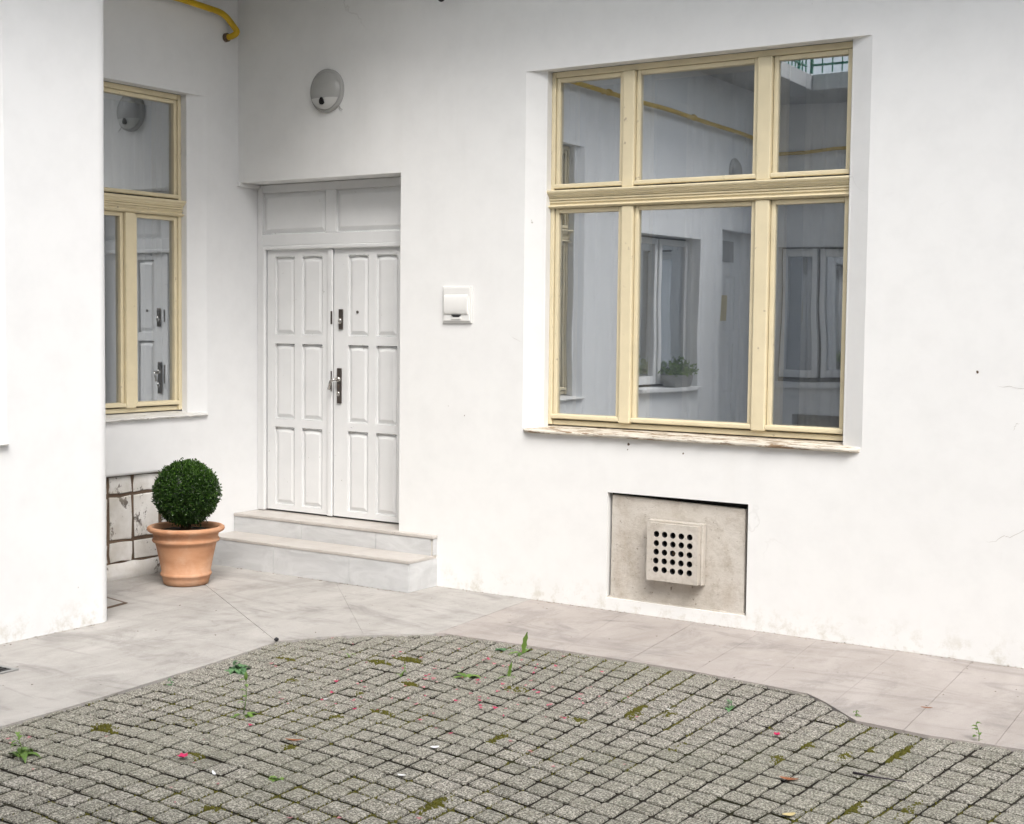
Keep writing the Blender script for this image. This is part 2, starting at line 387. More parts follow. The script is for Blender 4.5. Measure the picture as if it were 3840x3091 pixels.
def edge_dist(x, y):
    m = 9
    for (a, b), (p, q) in zip(BORDER, BORDER[1:]):
        dx, dy = p-a, q-b; t = max(0, min(1, ((x-a)*dx+(y-b)*dy)/(dx*dx+dy*dy))); m = min(m, math.hypot(x-a-t*dx, y-b-t*dy))
    return m
YPOLY = BORDER+[(9.6, -7.3)]
def lerp3(x, pts):
    if x <= pts[0][0]: return pts[0][1]
    for (a, p), (b, q) in zip(pts, pts[1:]):
        if x <= b: return p+(q-p)*(x-a)/(b-a)
    return pts[-1][1]
def slope(s_): return lerp3(s_, [(2.2, -.15), (3.9, -.11), (4.8, -.01), (5.7, .075)])
def hrow(s_, y):
    q = max(-2.0, min(1.4, y+2.4)); return slope(s_)*q+lerp3(s_, [(4.0, -.025), (4.8, 0)])*q*q
def crow(x):
    """how far a course of setts swings along the yard"""
    pts = [(1.0, .08), (2.2, .05), (3.8, -.15), (4.8, -.17), (5.6, -.12), (7, 0), (12, 0)]; y = 0
    for (a, p), (b, q) in zip(pts, pts[1:]):
        if x <= a: break
        e = min(x, b); qe = p+(q-p)*(e-a)/(b-a); y += (p+qe)/2*(e-a)
    return y
def warp(s_, t_): y = t_+crow(s_); return s_+hrow(s_, y), y
def cobble_shape(s0, t0, w_, l_, r):
    """one sett: slightly irregular rounded block, returns verts (relative to its centre), faces, centre"""
    ring = []
    for sx, sy in ((1, 1), (-1, 1), (-1, -1), (1, -1)):
        k = r.uniform(.05, .10); base = math.atan2(sy, sx)
        for a in (-.62, 0, .62): ring.append((sx*(.5-k)+k*math.cos(base+a)+r.uniform(-.010, .010), sy*(.5-k)+k*math.sin(base+a)+r.uniform(-.010, .010)))
    cx, cy_ = warp(s0, t0); dz = -.004+r.uniform(-.0018, .0018)-(.0035 if edge_dist(cx, cy_) < .09 else 0); tx, ty = r.uniform(-.004, .004), r.uniform(-.004, .004)
    vs = []
    for f, h in ((1, -.06), (1, -.0075), (.96, -.0015), (.55, .0012)):
        for a, b in ring:
            x, y = warp(s0+a*f*w_, t0+b*f*l_); vs.append((x-cx, y-cy_, dz+h+a*tx+b*ty+(r.uniform(-.0008, .0008) if f < .6 else 0)))
    fs = []
    for j in range(3):
        for i in range(12): k = (i+1) % 12; fs.append((j*12+i, j*12+k, (j+1)*12+k, (j+1)*12+i))
    fs.append(tuple(36+i for i in range(12))); return vs, fs, (cx, cy_)
def project(p):
    dv = Vector(p)-CAM; z = dv.dot(FW)
    if z < .1: return None
    return 1920+5318*dv.dot(RT)/z, 1545.5-5318*dv.dot(UP)/z, z
stones = []
s = .6; stag = 0
while s < 11.2:
    ds = rnd.uniform(.104, .110); sm = s+ds/2; stag = (stag+rnd.gauss(.0, .0032)) % .112; yk = -7.6+stag; y = yk
    while y < .2:
        yk += .112; l = yk+rnd.uniform(-.005, .005)-y; x_, y_ = warp(sm, y+l/2)
        if inside(x_, y_, YPOLY) or edge_dist(x_, y_) < .05: stones.append((sm, y+l/2, ds-rnd.uniform(.011, .014), l-rnd.uniform(.015, .019), x_, y_))
        y += l
    s += ds
vis, rest = [], []
for st in stones:
    q = project((st[4], st[5], 0))
    if q and -40 < q[0] < 3880 and q[1] < 3130: vis.append((q[2], st))
    else: rest.append(st)
vis.sort(key=lambda a: a[0]); rest += [a[1] for a in vis[300:]]
for _, st in vis[:300]:
    vs, fs, (cx, cy_) = cobble_shape(*st[:4], rnd)
    me = bpy.data.meshes.new('cobblestone'); me.from_pydata(vs, [], fs); me.materials.append(M['cobble']); me.materials.append(M['soil'])
    for k in range(12): me.polygons[k].material_index = 1
    o = bpy.data.objects.new('cobblestone', me); COL.objects.link(o); o.location = (cx, cy_, 0)
    o.parent = yard; o.matrix_parent_inverse = Matrix.Translation(-WL['cobbled_yard'])
mb = MB(); fmi = []
for st in rest:
    vs, fs, (cx, cy_) = cobble_shape(*st[:4], rnd); n = len(mb.v)
    mb.v += [(x+cx, y+cy_, z) for x, y, z in vs]; mb.f += [tuple(n+i for i in f) for f in fs]; fmi += [1]*12+[0]*(len(fs)-12)
o = mb.build('cobblestone_field', 'cobble', yard); o['kind'] = 'stuff'; o.data.materials.append(M['soil']); o.data.polygons.foreach_set('material_index', fmi)

# paved path round the yard: slabs cut from one outline
def clip(poly, a, b, c):           # keep a*x+b*y<=c
    out = []
    for i in range(len(poly)):
        p, q = poly[i], poly[(i+1) % len(poly)]; dp, dq = a*p[0]+b*p[1]-c, a*q[0]+b*q[1]-c
        if dp <= 0: out.append(p)
        if (dp < 0 < dq) or (dq < 0 < dp): t = dp/(dp-dq); out.append((p[0]+(q[0]-p[0])*t, p[1]+(q[1]-p[1])*t))
    return out
def split(poly, p, q):
    a, b = q[1]-p[1], p[0]-q[0]; c = a*p[0]+b*p[1]
    k = math.hypot(a, b); a, b, c = a/k, b/k, c/k; e = .0009
    return [z for z in (clip(poly, a, b, c-e), clip(poly, -a, -b, -c-e)) if len(z) > 2]
path = empty('path', (1.5, -1, 0)); path['kind'] = 'structure'
left = [(.86, -7.35), (2.20, -7.35), (2.21, -3.60), (2.19, -3.22), (2.15, -2.78), (2.105, -2.29), (2.07, -2.03), (.86, -1.95)]
corner = [(-.2, -1.95), (.87, -1.955), (2.0685, -2.026), (2.035, -1.77), (2.15, -1.535), (2.365, -1.318), (2.58, -1.117), (2.466, .05), (-.2, .05)]
right = [(2.47, .05), (2.584, -1.113), (2.62, -1.083), (3.40, -1.04), (4.065, -1.03), (4.46, -1.065), (4.71, -1.10), (4.83, -1.19), (4.907, -1.265), (5.05, -1.40), (5.37, -1.432), (5.74, -1.40), (10.5, -1.38), (10.5, .05)]
slabs = []
l1 = split(left, (0, -3.11), (3, -3.118)); slabs.append(l1[1] if l1[0][0][1] < -5 else l1[0])
rest_l = [l1[0] if l1[0][0][1] < -5 else l1[1]]
for yy in (-4.3, -5.5, -6.6):
    nx = []
    for p in rest_l: nx += split(p, (0, yy), (3, yy-.02))
    rest_l = nx
slabs += rest_l
cpieces = []
for p in split(corner, (1.02, -1.143), (1.60, -1.50)):
    if max(q[1] for q in p) > -.5: cpieces += split(p, (1.651, -.76), (2.207, -1.288))
    else: cpieces.append(p)
slabs += cpieces
cur = [right]
for a, b in (((2.86, -.2), (2.90, -.6)), ((3.185, -.27), (3.326, -.913)), ((3.637, -.37), (3.712, -.917)), ((4.025, -.32), (4.087, -.933)), ((4.36, -.3), (4.44, -.9)), ((4.781, -.23), (4.843, -.946)), ((5.16, -.2), (5.247, -1.213)), ((5.56, -.4), (5.626, -1.26)), ((5.98, 0), (6.05, -1)), ((6.5, 0), (6.5, -1)), ((7.2, 0), (7.2, -1)), ((8, 0), (8, -1)), ((9, 0), (9, -1))):
    nx = []
    for p in cur: nx += split(p, a, b)
    cur = nx
slabs += cur
for p in slabs:
    pm = 'path2' if min(q[0] for q in p) > 2.4 else 'path'; mb = MB(); dz = rnd.uniform(-.0012, .0012)
    mb.prism([(x, y, -.10) for x, y in p], [(x, y, dz) for x, y in p]); mb.build('paving_slab', pm, path)
g = MB(); g.box(.9, 10.5, YO, YO+.95, -.12, 0); g.build('paving_slab', 'path', path)
g = MB(); g.box(9.6, 10.5, YO+.953, -1.41, -.12, -.001); g.build('paving_slab', 'path', path)
g = MB(); g.box(-.2, 10.5, -1.0, .05, -.13, -.012); g.box(.85, 2.0, -7.3, -1, -.13, -.012); g.build('slab_bed', 'panel', path)
# thin cement fillet along the wall foot where slabs meet plaster is left to the plaster grime

# ------------------------------------------------------------------ windows and doors
def sash_parts(P, u0, u1, z0, z1, d, parent, mat, rot=0, rw=.026, bottom=.05):
    mb = MB()
    lbox(mb, P, u0, u0+rw, z0, z1, d, d+.045); lbox(mb, P, u1-rw, u1, z0, z1, d, d+.045)
    lbox(mb, P, u0+rw, u1-rw, z1-rw, z1, d+.001, d+.045); lbox(mb, P, u0+rw, u1-rw, z0, z0+rw*.9, d+.001, d+.045)
    s = mb.build('sash', mat, parent, bevel=.004)
    mb = MB(); lbox(mb, P, u0-.004, u1+.004, z0-.006, z0+bottom*.42, d-.018, d-.0015); mb.build('drip_rail', mat, parent, bevel=.006)
    # pane, old glass sitting a touch out of true
    uc = (u0+u1)/2; t = math.tan(R(rot)); ua, ub = u0+rw-.008, u1-rw+.008; dm = d+.026
    def q(u, z, e): return P(u, z, dm+e+(u-uc)*t)
    mb = MB(); mb.hexa([q(ua, z0+rw*.6, 0), q(ub, z0+rw*.6, 0), q(ub, z0+rw*.6, .003), q(ua, z0+rw*.6, .003), q(ua, z1-rw+.008, 0), q(ub, z1-rw+.008, 0), q(ub, z1-rw+.008, .003), q(ua, z1-rw+.008, .003)])
    # only the outer face reflects: keep a single sheet
    mb.v = mb.v[:]; mb.f = [f for f in mb.f]
    pn = MB(); pn.quadpts([q(ua, z0+rw*.6, 0), q(ub, z0+rw*.6, 0), q(ub, z1-rw+.008, 0), q(ua, z1-rw+.008, 0)]); pn.build('pane', 'glass', parent)
def profile_bar(P, u0, u1, prof, name, mat, parent, ends=.012):
    """prof: list of (depth, z); bar runs along u; ends flare with projection"""
    mb = MB(); mb.prism([P(u0-max(0, -d)*.0-ends*(d < 0), z, d) for d, z in prof], [P(u1+ends*(d < 0), z, d) for d, z in prof])
    return mb.build(name, mat, parent)
def cream_window(P, parent, u0, u1, z0, zt0, zt1, z1, lower, upper, d, rots, sill, name='window', sillmat='sill', inner=True):
    """lower / upper: list of (u0,u1) clear openings between posts"""
    wdw = empty(name, P((u0+u1)/2, z0, d), parent=parent)
    mb = MB(); f = d-.004
    lbox(mb, P, u0, lower[0][0], z0, z1, f, d+.16); lbox(mb, P, lower[-1][1], u1, z0, z1, f, d+.16)
    lbox(mb, P, lower[0][0], lower[-1][1], z1-.035, z1, f+.002, d+.16); lbox(mb, P, lower[0][0], lower[-1][1], z0, z0+.03, f+.014, d+.16)
    mb.build('window_frame', 'cream', wdw, bevel=.005)
    for lst, za, zb in ((lower, z0+.03, zt0), (upper, zt1, z1-.035)):
        for a, b in zip(lst, lst[1:]):
            mb = MB(); lbox(mb, P, a[1], b[0], za, zb, f-.012, d+.06); m = (a[1]+b[0])/2; mb.build('mullion', 'cream', wdw, bevel=.009, seg=3)
    h = zt1-zt0
    k = lambda t: zt0+h*t
    prof = [(d+.16, k(0)), (f-.002, k(0)), (f-.016, k(.03)), (f-.026, k(.10)), (f-.016, k(.17)), (f-.004, k(.20)), (f-.004, k(.30)), (f-.013, k(.32)), (f-.013, k(.38)), (f-.004, k(.40)), (f-.004, k(.44)), (f-.014, k(.46)), (f-.014, k(.54)), (f-.006, k(.56)),
            (f-.016, k(.60)), (f-.016, k(.66)), (f-.026, k(.70)), (f-.030, k(.78)), (f-.042, k(.86)), (f-.045, k(.93)), (f-.040, k(1.0)), (d+.16, k(1.0))]
    profile_bar(P, u0, u1, prof, 'transom', 'cream', wdw)
    i = 0
    for lst, za, zb in ((lower, z0+.044, zt0-.002), (upper, zt1+.018, z1-.037)):
        for a, b in lst: sash_parts(P, a+.003, b-.003, za, zb, d+.006, wdw, 'cream', rots[i]); i += 1
    if inner:
        mb = MB()
        for lst, za, zb in ((lower, z0, zt0), (upper, zt1, z1)):
            for a, b in zip(lst, lst[1:]): lbox(mb, P, a[1]-.01, b[0]+.01, za, zb, d+.17, d+.21)
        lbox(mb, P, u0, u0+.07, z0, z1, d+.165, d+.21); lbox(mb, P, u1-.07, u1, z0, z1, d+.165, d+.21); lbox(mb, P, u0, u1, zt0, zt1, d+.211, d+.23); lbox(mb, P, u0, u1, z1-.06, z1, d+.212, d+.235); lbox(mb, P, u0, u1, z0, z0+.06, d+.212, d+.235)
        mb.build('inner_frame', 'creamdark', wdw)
    if sill:
        ua, ub, fr, th = sill; mb = MB(); zt = z0-.004
        n = 40; top, bot = [], []
        for i in range(n+1):
            u = ua+(ub-ua)*i/n; e = rnd.uniform(-.004, .004) if 0 < i < n else 0; dp = rnd.uniform(-.003, .003)
            k2 = min(1, min(i, n-i)/1.5+.35); top.append((u, e, dp, k2))
        rings = []
        for u, e, dp, k2 in top:
            fr2 = fr*k2
            rings.append([P(u, zt, d+.05), P(u, zt-.022+e*.3, fr2+.006), P(u, zt-.028+e*.5, fr2+dp), P(u, zt-th-.018+e, fr2+dp+.002), P(u, zt-th-.024, fr2+.014), P(u, zt-th-.02, d+.05)])
        mb.rings(rings, True, True, True); mb.build('sill', sillmat, wdw, bevel=.003)
    return wdw
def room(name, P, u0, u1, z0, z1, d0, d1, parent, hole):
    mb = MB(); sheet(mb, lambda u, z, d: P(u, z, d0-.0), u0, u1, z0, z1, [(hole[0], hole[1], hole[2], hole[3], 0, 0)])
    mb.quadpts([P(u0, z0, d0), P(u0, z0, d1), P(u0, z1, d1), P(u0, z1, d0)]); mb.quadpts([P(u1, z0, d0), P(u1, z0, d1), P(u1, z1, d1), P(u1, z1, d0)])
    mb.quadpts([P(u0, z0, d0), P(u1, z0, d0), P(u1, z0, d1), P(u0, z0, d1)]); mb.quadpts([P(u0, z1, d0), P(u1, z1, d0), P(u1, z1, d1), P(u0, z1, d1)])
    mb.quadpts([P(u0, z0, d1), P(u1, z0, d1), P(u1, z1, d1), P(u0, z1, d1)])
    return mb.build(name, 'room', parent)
def curtain(P, u0, u1, z0, z1, d, label, mat='curtain', waves=9, amp=.025, group=None):
    mb = MB(); n = max(24, int((u1-u0)*70)); rows = []
    for zi in range(2):
        z = z0 if zi == 0 else z1
        rows.append([P(u0+(u1-u0)*i/n, z, d+amp*math.sin(i/n*waves*6.283+.7*math.sin(i*.21))+amp*.4*math.sin(i*.37)) for i in range(n+1)])
    mb.rings(rows, False); o = mb.build('curtain', mat, None, True); return tag(o, label, 'curtain', group)

# ------------------------------------------------------------------ main house (door, big window)
house = empty('courtyard_house', (2.5, .5, 0), 'white plastered house front with panelled double door and large cream window', 'house')
DOOR = (0, 1.441, 0, 2.635, .30, 0); WIN = (2.394, 4.534, 1.045, 3.187, .098, .124); VENT = (3.000, 3.896, .073, .697, .06, 0)
mb = MB(); sheet(mb, fmain, 0, 10.5, -.1, 4.2, [(0, 1.441, -.1, 2.635, .30, 0), WIN, VENT], .35)
mb.build('wall', 'plaster', house, bevel=.007, seg=3, weld=True)
mb = MB(); mb.box(-3, 10.8, .3, .34, 4.2, 8.2); mb.build('upper_wall', 'far', house)
# gallery running over the yard on the main side
mb = MB(); mb.prism([(1.75, -.85, 4.2), (10.5, -.85, 4.2), (10.5, .3, 4.2), (1.75, .3, 4.2)], [(1.75, -.85, 4.37), (10.5, -.85, 4.37), (10.5, .3, 4.37), (1.75, .3, 4.37)]); mb.build('gallery_slab', 'soffit', house, bevel=.01)
LO = [(2.545, 3.013), (3.092, 3.858), (3.944, 4.395)]
ROT = [1.2, 1.2, 2.2]
cream_window(fmain, house, 2.518, 4.420, 1.068, 2.372, 2.478, 3.185, LO, LO, .098, ROT+ROT, (2.41, 4.522, -.038, .02))
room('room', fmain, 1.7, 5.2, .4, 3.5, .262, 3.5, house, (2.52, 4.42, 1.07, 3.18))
curtain(fmain, 2.45, 3.05, .9, 3.25, .42, 'sheer net curtain behind the left light of the large window', waves=7)
curtain(fmain, 3.25, 3.75, .9, 3.25, .44, 'sheer net curtain behind the middle light of the large window', waves=6)
curtain(fmain, 4.0, 4.5, .9, 3.25, .43, 'sheer net curtain behind the right light of the large window', waves=6)

# cement panel that fills the old cellar opening
mb = MB(); P = fmain
a = [P(3.018, .060, .016), P(3.874, .060, .014), P(3.866, .664, .028), P(3.021, .682, .020)]
mb.prism([(x, .058, z) for x, y, z in a], a); mb.build('vent_panel', 'panel', house, bevel=.004)
mb = MB(); mb.box(2.99, 3.90, .0592, .0612, .06, .70); mb.build('recess_back', 'black', house)
# rough plaster lip under the panel
mb = MB(); n = 46; rr = []
for i in range(n+1):
    u = 3.002+.892*i/n; hz = .078+.012*noise.noise(Vector((u*9, 2, 0)))+.01*noise.noise(Vector((u*31, 5, 0))); dd = .005+.003*noise.noise(Vector((u*14, 9, 1)))
    rr.append([(u, .03, .03), (u, dd, .03), (u, dd, hz-.02), (u, dd+.008, hz), (u, .03, hz+.004)])
mb.rings(rr, True, True, True); mb.build('plaster_lip', 'panel', house)

# hairline cracks and nail holes in the plaster
def crack(pts, w_=.0018):
    q = [Vector((x, -.0008, z)) for x, z in pts]; fine = [q[0]]
    for a_, b_ in zip(q, q[1:]):
        for k in (1, 2, 3): p_ = a_+(b_-a_)*k/3; fine.append(p_+Vector((rnd.uniform(-.004, .004), 0, rnd.uniform(-.004, .004))) if k < 3 else p_)
    mb = MB(); n_ = len(fine)
    mb.rings([[(p_.x-w_*.3, -.0008, p_.z+w_*.5*(1-abs(2*i/(n_-1)-1))+.0002), (p_.x+w_*.3, -.0008, p_.z-w_*.5*(1-abs(2*i/(n_-1)-1))-.0002)] for i, p_ in enumerate(fine)], False); mb.build('crack', 'crack', house)
for pts in ([[(2.294, 1.616), (2.328, 1.588), (2.389, 1.567)], [(5.191, 0.613), (5.239, 0.619), (5.281, 0.653), (5.305, 0.644), (5.373, 0.689), (5.416, 0.706)], [(5.221, 1.395), (5.268, 1.395), (5.301, 1.39), (5.394, 1.39)], [(5.308, 1.179), (5.311, 1.199), (5.324, 1.215), (5.334, 1.214)]]): crack(pts)
for x, z, r in ((5.122, 1.463, .008), (3.136, .986, .010), (3.49, .955, .006), (3.13, .955, .004), (1.96, 1.10, .004)):
    mb = MB(); mb.rings([[(x+k*r*math.cos(t)*rnd.uniform(.7, 1.2), y, z+k*r*math.sin(t)*rnd.uniform(.7, 1.2)) for t in [6.283*i/9 for i in range(9)]] for k, y in ((1, -.001), (.6, -.0012))], True, False, True); mb.build('nail_hole', 'mortar', house)

# door
dr = empty('door', (.72, .2, .33), parent=house)
D = .185                                             # depth of the frame face
mb = MB()
lbox(mb, fmain, .002, .050, .33, 2.632, D, D+.1); lbox(mb, fmain, 1.385, 1.439, .33, 2.632, D, D+.1)
lbox(mb, fmain, .050, 1.385, 2.575, 2.632, D+.001, D+.1); lbox(mb, fmain, .050, 1.385, 2.205, 2.285, D+.001, D+.1); lbox(mb, fmain, .64, .732, 2.285, 2.575, D+.002, D+.1)
mb.build('door_frame', 'door', dr, bevel=.004)
mb = MB(); lbox(mb, fmain, .050, .078, .33, 2.205, D-.010, D+.02); lbox(mb, fmain, .078, 1.385, 2.176, 2.205, D-.010, D+.02); mb.build('door_stop', 'door', dr, bevel=.008, seg=3)
def raised(P, u0, u1, z0, z1, d, mat, parent, arch=.0, lip=.03, name='panel'):
    """fielded panel sitting in a recess: flat margin, sloped edge, raised field; optional arched head"""
    def ring(ins, dep):
        a, b, c, e = u0+ins, u1-ins, z0+ins, z1-ins; pts = [P(a, c, dep), P(b, c, dep), P(b, e-arch, dep)]
        if arch: pts += [P(b-(b-a)*t, e-arch+arch*math.sin(math.pi*t)**.8, dep) for t in (.15, .35, .5, .65, .85)]
        return pts+[P(a, e-arch, dep)]
    mb = MB(); mb.rings([ring(0, d-.0005), ring(.001, d+.016), ring(.006, d+.016), ring(lip, d+.004), ring(lip+.004, d+.0035)], True, False, True)
    return mb.build(name, mat, parent)
def leaf(u0, u1, panels, d, name, handle=False):
    rows = [(1.582, 2.128), (.990, 1.518), (.380, .930)]
    mb = MB(); holes = [(a, b, z0, z1, .016, 0) for a, b in panels for z0, z1 in rows]
    sheet(mb, lambda u, z, e: fmain(u, z, d+e), u0, u1, .34, 2.176, holes)
    mb.quadpts([fmain(u0, .34, d), fmain(u0, .34, d+.04), fmain(u0, 2.176, d+.04), fmain(u0, 2.176, d)]); mb.quadpts([fmain(u1, .34, d), fmain(u1, .34, d+.04), fmain(u1, 2.176, d+.04), fmain(u1, 2.176, d)])
    mb.quadpts([fmain(u0, .34, d), fmain(u1, .34, d), fmain(u1, .34, d+.04), fmain(u0, .34, d+.04)])
    mb.build('door_leaf', 'door', dr, bevel=.0035, weld=True)
    for a, b in panels:
        for z0, z1 in rows: raised(fmain, a+.001, b-.001, z0+.001, z1-.001, d+.001, 'door', dr, arch=.008, lip=.032)
leaf(.079, .690, [(.154, .338), (.409, .596)], .205, 'left')
leaf(.703, 1.383, [(.828, 1.006), (1.075, 1.253)], .205, 'right')
mb = MB(); mb.box(.657, .699, .188, .2045, .335, 2.172); mb.build('astragal', 'door', dr, bevel=.006, seg=3)
mb = MB(); mb.box(.06, 1.40, .245, .27, .328, .40); mb.box(.69, .704, .2475, .27, .35, 2.17); mb.build('dark_gap', 'black', dr)
for a, b in ((.052, .638), (.734, 1.383)): raised(fmain, a, b, 2.287, 2.573, D+.004, 'door', dr, lip=.034, name='transom_panel')
# locks
mb = MB(); mb.box(.752, .787, .193, .205, 1.626, 1.763); mb.build('lock_plate', 'steel', dr, bevel=.003)
mb = MB(); mb.rings([[(.768+r*math.cos(t*.5236), y, 1.682+r*1.5*math.sin(t*.5236)) for t in range(12)] for r, y in ((.014, .193), (.014, .186), (.010, .181))], True, False, True); mb.build('lock_cylinder', 'chrome', dr, True)
mb = MB(); mb.box(.738, .776, .192, .205, 1.119, 1.361); mb.build('handle_plate', 'steel', dr, bevel=.004)
mb = MB(); mb.tube(arc_fillet([(.757, .19, 1.285), (.757, .142, 1.285), (.735, .132, 1.275), (.722, .132, 1.215)], .02), .0095, 10)
mb.rings([[(.757+r*math.cos(t*.5236), y, 1.285+r*math.sin(t*.5236)) for t in range(12)] for r, y in ((.018, .192), (.018, .178), (.011, .176))], True, False, True); mb.build('door_handle', 'chrome', dr, True)
mb = MB(); mb.rings([[(.757+r*math.cos(t*.5236), y, 1.185+r*1.4*math.sin(t*.5236)) for t in range(12)] for r, y in ((.013, .192), (.013, .182), (.009, .179))], True, False, True); mb.build('lock_cylinder', 'chrome', dr, True)
mb = MB(); mb.rings([[(.909+r*math.cos(t*.5236), y, 1.744+r*math.sin(t*.5236)) for t in range(12)] for r, y in ((.010, .209), (.010, .204), (.005, .203))], True, False, True); mb.build('peephole', 'steel', dr, True)
mb = MB(); mb.box(.686, .702, .1868, .1878, 1.66, 1.75); mb.build('strike_plate', 'steel', dr)
mb = MB(); mb.box(.688, .700, .1868, .1878, 1.20, 1.34); mb.build('strike_plate', 'steel', dr)

# ------------------------------------------------------------------ side wing (recessed wall B and projecting wall P)
wing = empty('side_wing', (.3, -3, 0), 'white plastered side wing stepping forward at the left of the door', 'house')
BW = (-1.482, -.298, 1.045, 3.187, .098, .141)
mb = MB(); sheet(mb, fB, -2.0, .30, .69, 4.2, [BW], .35); sheet(mb, fB, -.60, .30, -.1, .69, [], .35)
# rounded lower edge of the thick plaster above the bare stones
for (ya, yb) in ((-2.0, -.60),):
    r0 = [[fB(ya, .69-.02*math.sin(t)-.0, .02-.02*math.cos(t)) for t in (0, .5, 1.0, 1.57)]+[fB(ya, .67, .09)], [fB(yb, .69-.02*math.sin(t), .02-.02*math.cos(t)) for t in (0, .5, 1.0, 1.57)]+[fB(yb, .67, .09)]]
    mb.rings(r0, False)
mb.quadpts([fB(-.60, -.1, 0), fB(-.60, -.1, .09), fB(-.60, .69, .09), fB(-.60, .69, 0)])
mb.build('wall', 'plaster2', wing, bevel=.006, seg=3, weld=True)
cream_window(fB, wing, -1.341, -.439, 1.068, 2.372, 2.478, 3.185, [(-1.310, -.930), (-.848, -.468)], [(-1.310, -.468)], .098, [0, 0, 0], (-1.50, -.300, -.03, .016), sillmat='sillw')
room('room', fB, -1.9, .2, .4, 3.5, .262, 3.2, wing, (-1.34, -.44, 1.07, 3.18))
curtain(fB, -.83, -.42, .9, 3.3, .40, 'sheer net curtain behind the right side of the narrow window', waves=5)
curtain(fB, -1.02, -.80, .9, 3.3, .47, 'dark blue drape hanging inside the narrow window', 'drape', waves=4, amp=.02)
curtain(fB, -1.45, -1.00, .9, 3.3, .41, 'sheer net curtain behind the left side of the narrow window', waves=5)
# bare stone base
mb = MB(); mb.box(-.10, -.043, -2.05, -.60, -.1, .70); mb.build('mortar_bed', 'mortar', wing)
def stone(y0, y1, z0, z1, dpt=.034):
    mb = MB(); g_ = .012; j = lambda: rnd.uniform(-.006, .006); pts = []
    ys = [y0+g_, (y0+y1)/2, y1-g_]; zs = [z0+g_, (z0+z1)/2, z1-g_]
    ring = [(ys[0], zs[0]), (ys[1], zs[0]), (ys[2], zs[0]), (ys[2], zs[1]), (ys[2], zs[2]), (ys[1], zs[2]), (ys[0], zs[2]), (ys[0], zs[1])]
    ring = [(a+j(), b+j()) for a, b in ring]; cy0, cz0 = ys[1], zs[1]
    mb.rings([[(-.075, a, b) for a, b in ring], [(-dpt-.004+j()*.5, a, b) for a, b in ring], [(-dpt+j()*.4, cy0+(a-cy0)*.92, cz0+(b-cz0)*.92) for a, b in ring]], True, False, True)
    mb.build('stone_block', 'stone', wing, bevel=.003)
for y0, y1 in ((-2.0, -1.62), (-1.62, -1.36), (-1.36, -1.128), (-1.128, -.925), (-.925, -.692), (-.692, -.60)):
    for z0, z1 in ((.543, .672), (.243, .543), (.098, .243)): stone(y0, y1, z0, z1)
mb = MB(); n = 60; rr = []
for i in range(n+1):
    y = -2.0+1.4*i/n; hz = .10+.012*noise.noise(Vector((y*8, 1, 3))); dx = .006*noise.noise(Vector((y*11, 4, 2)))
    rr.append([(-.08, y, -.05), (-.012+dx, y, -.05), (-.016+dx, y, hz*.5), (-.026+dx, y, hz-.012), (-.045, y, hz), (-.08, y, hz)])
mb.rings(rr, True, True, True); mb.build('plinth', 'stone', wing, True)
# ledge stub at the lintel
mb = MB(); mb.box(.0005, .030, -.018, .183, 2.607, 2.6345); mb.build('lintel_ledge', 'whitepaint', wing, bevel=.003)

# projecting wall P with a rounded corner
P1 = (-3.14, -2.603, 1.045, 3.187, .098, .10); W2 = (-5.59, -4.28, 1.05, 2.53, .16, 0); D2 = (-7.05, -6.17, -.1, 2.68, .2, 0)
mb = MB(); sheet(mb, fP, YO, -1.998, -.1, 4.2, [P1, W2, D2], .35)
mb.build('wall', 'plaster2', wing, bevel=.006, seg=3, weld=True)
mb = MB(); rr = []; nz = 24
for i in range(nz+1):
    z = -.1+4.3*i/nz; rr.append([(.87+.07*math.cos(t), -1.998+.07*math.sin(t)+.012*math.sin(t)*(z > 2.5)*(z-2.5)/1.7, z) for t in [1.5708*k/8 for k in range(9)]]+[(-.15, -1.928, z)])
mb.rings(rr, False); o = mb.build('wall_corner', 'plaster2', wing, True)
cream_window(fP, wing, -3.04, -2.703, 1.068, 2.372, 2.478, 3.185, [(-3.012, -2.731)], [(-3.012, -2.731)], .098, [0, 0], (-3.16, -2.60, -.03, .016), sillmat='sillw')
room('room', fP, -3.6, -2.3, .4, 3.5, .262, 2.0, wing, (-3.04, -2.70, 1.07, 3.18))
# gallery over this wing
mb = MB(); mb.prism([(-3, YO-.2, 4.2), (1.75, YO-.2, 4.2), (1.75, .3, 4.2), (-3, .3, 4.2)], [(-3, YO-.2, 4.37), (1.75, YO-.2, 4.37), (1.75, .3, 4.37), (-3, .3, 4.37)]); mb.build('gallery_slab', 'soffit', wing, bevel=.01)
def railing(pts, parent):
    mb = MB()
    for a, b in zip(pts, pts[1:]):
        a, b = Vector(a), Vector(b); L = (b-a).length; n = int(L/.11)
        for z, r in ((5.30, .022), (4.46, .014)): mb.tube([a+Vector((0, 0, z)), b+Vector((0, 0, z))], r, 6)
        for i in range(n+1):
            p = a+(b-a)*i/n; mb.tube([p+Vector((0, 0, 4.37)), p+Vector((0, 0, 5.30))], .018 if i % 14 == 0 else .008, 5)
    return mb.build('railing', 'green', parent)
railing([(1.70, -.80, 0), (1.70, -7.28, 0)], wing); railing([(1.76, -.80, 0), (10.4, -.80, 0)], house)

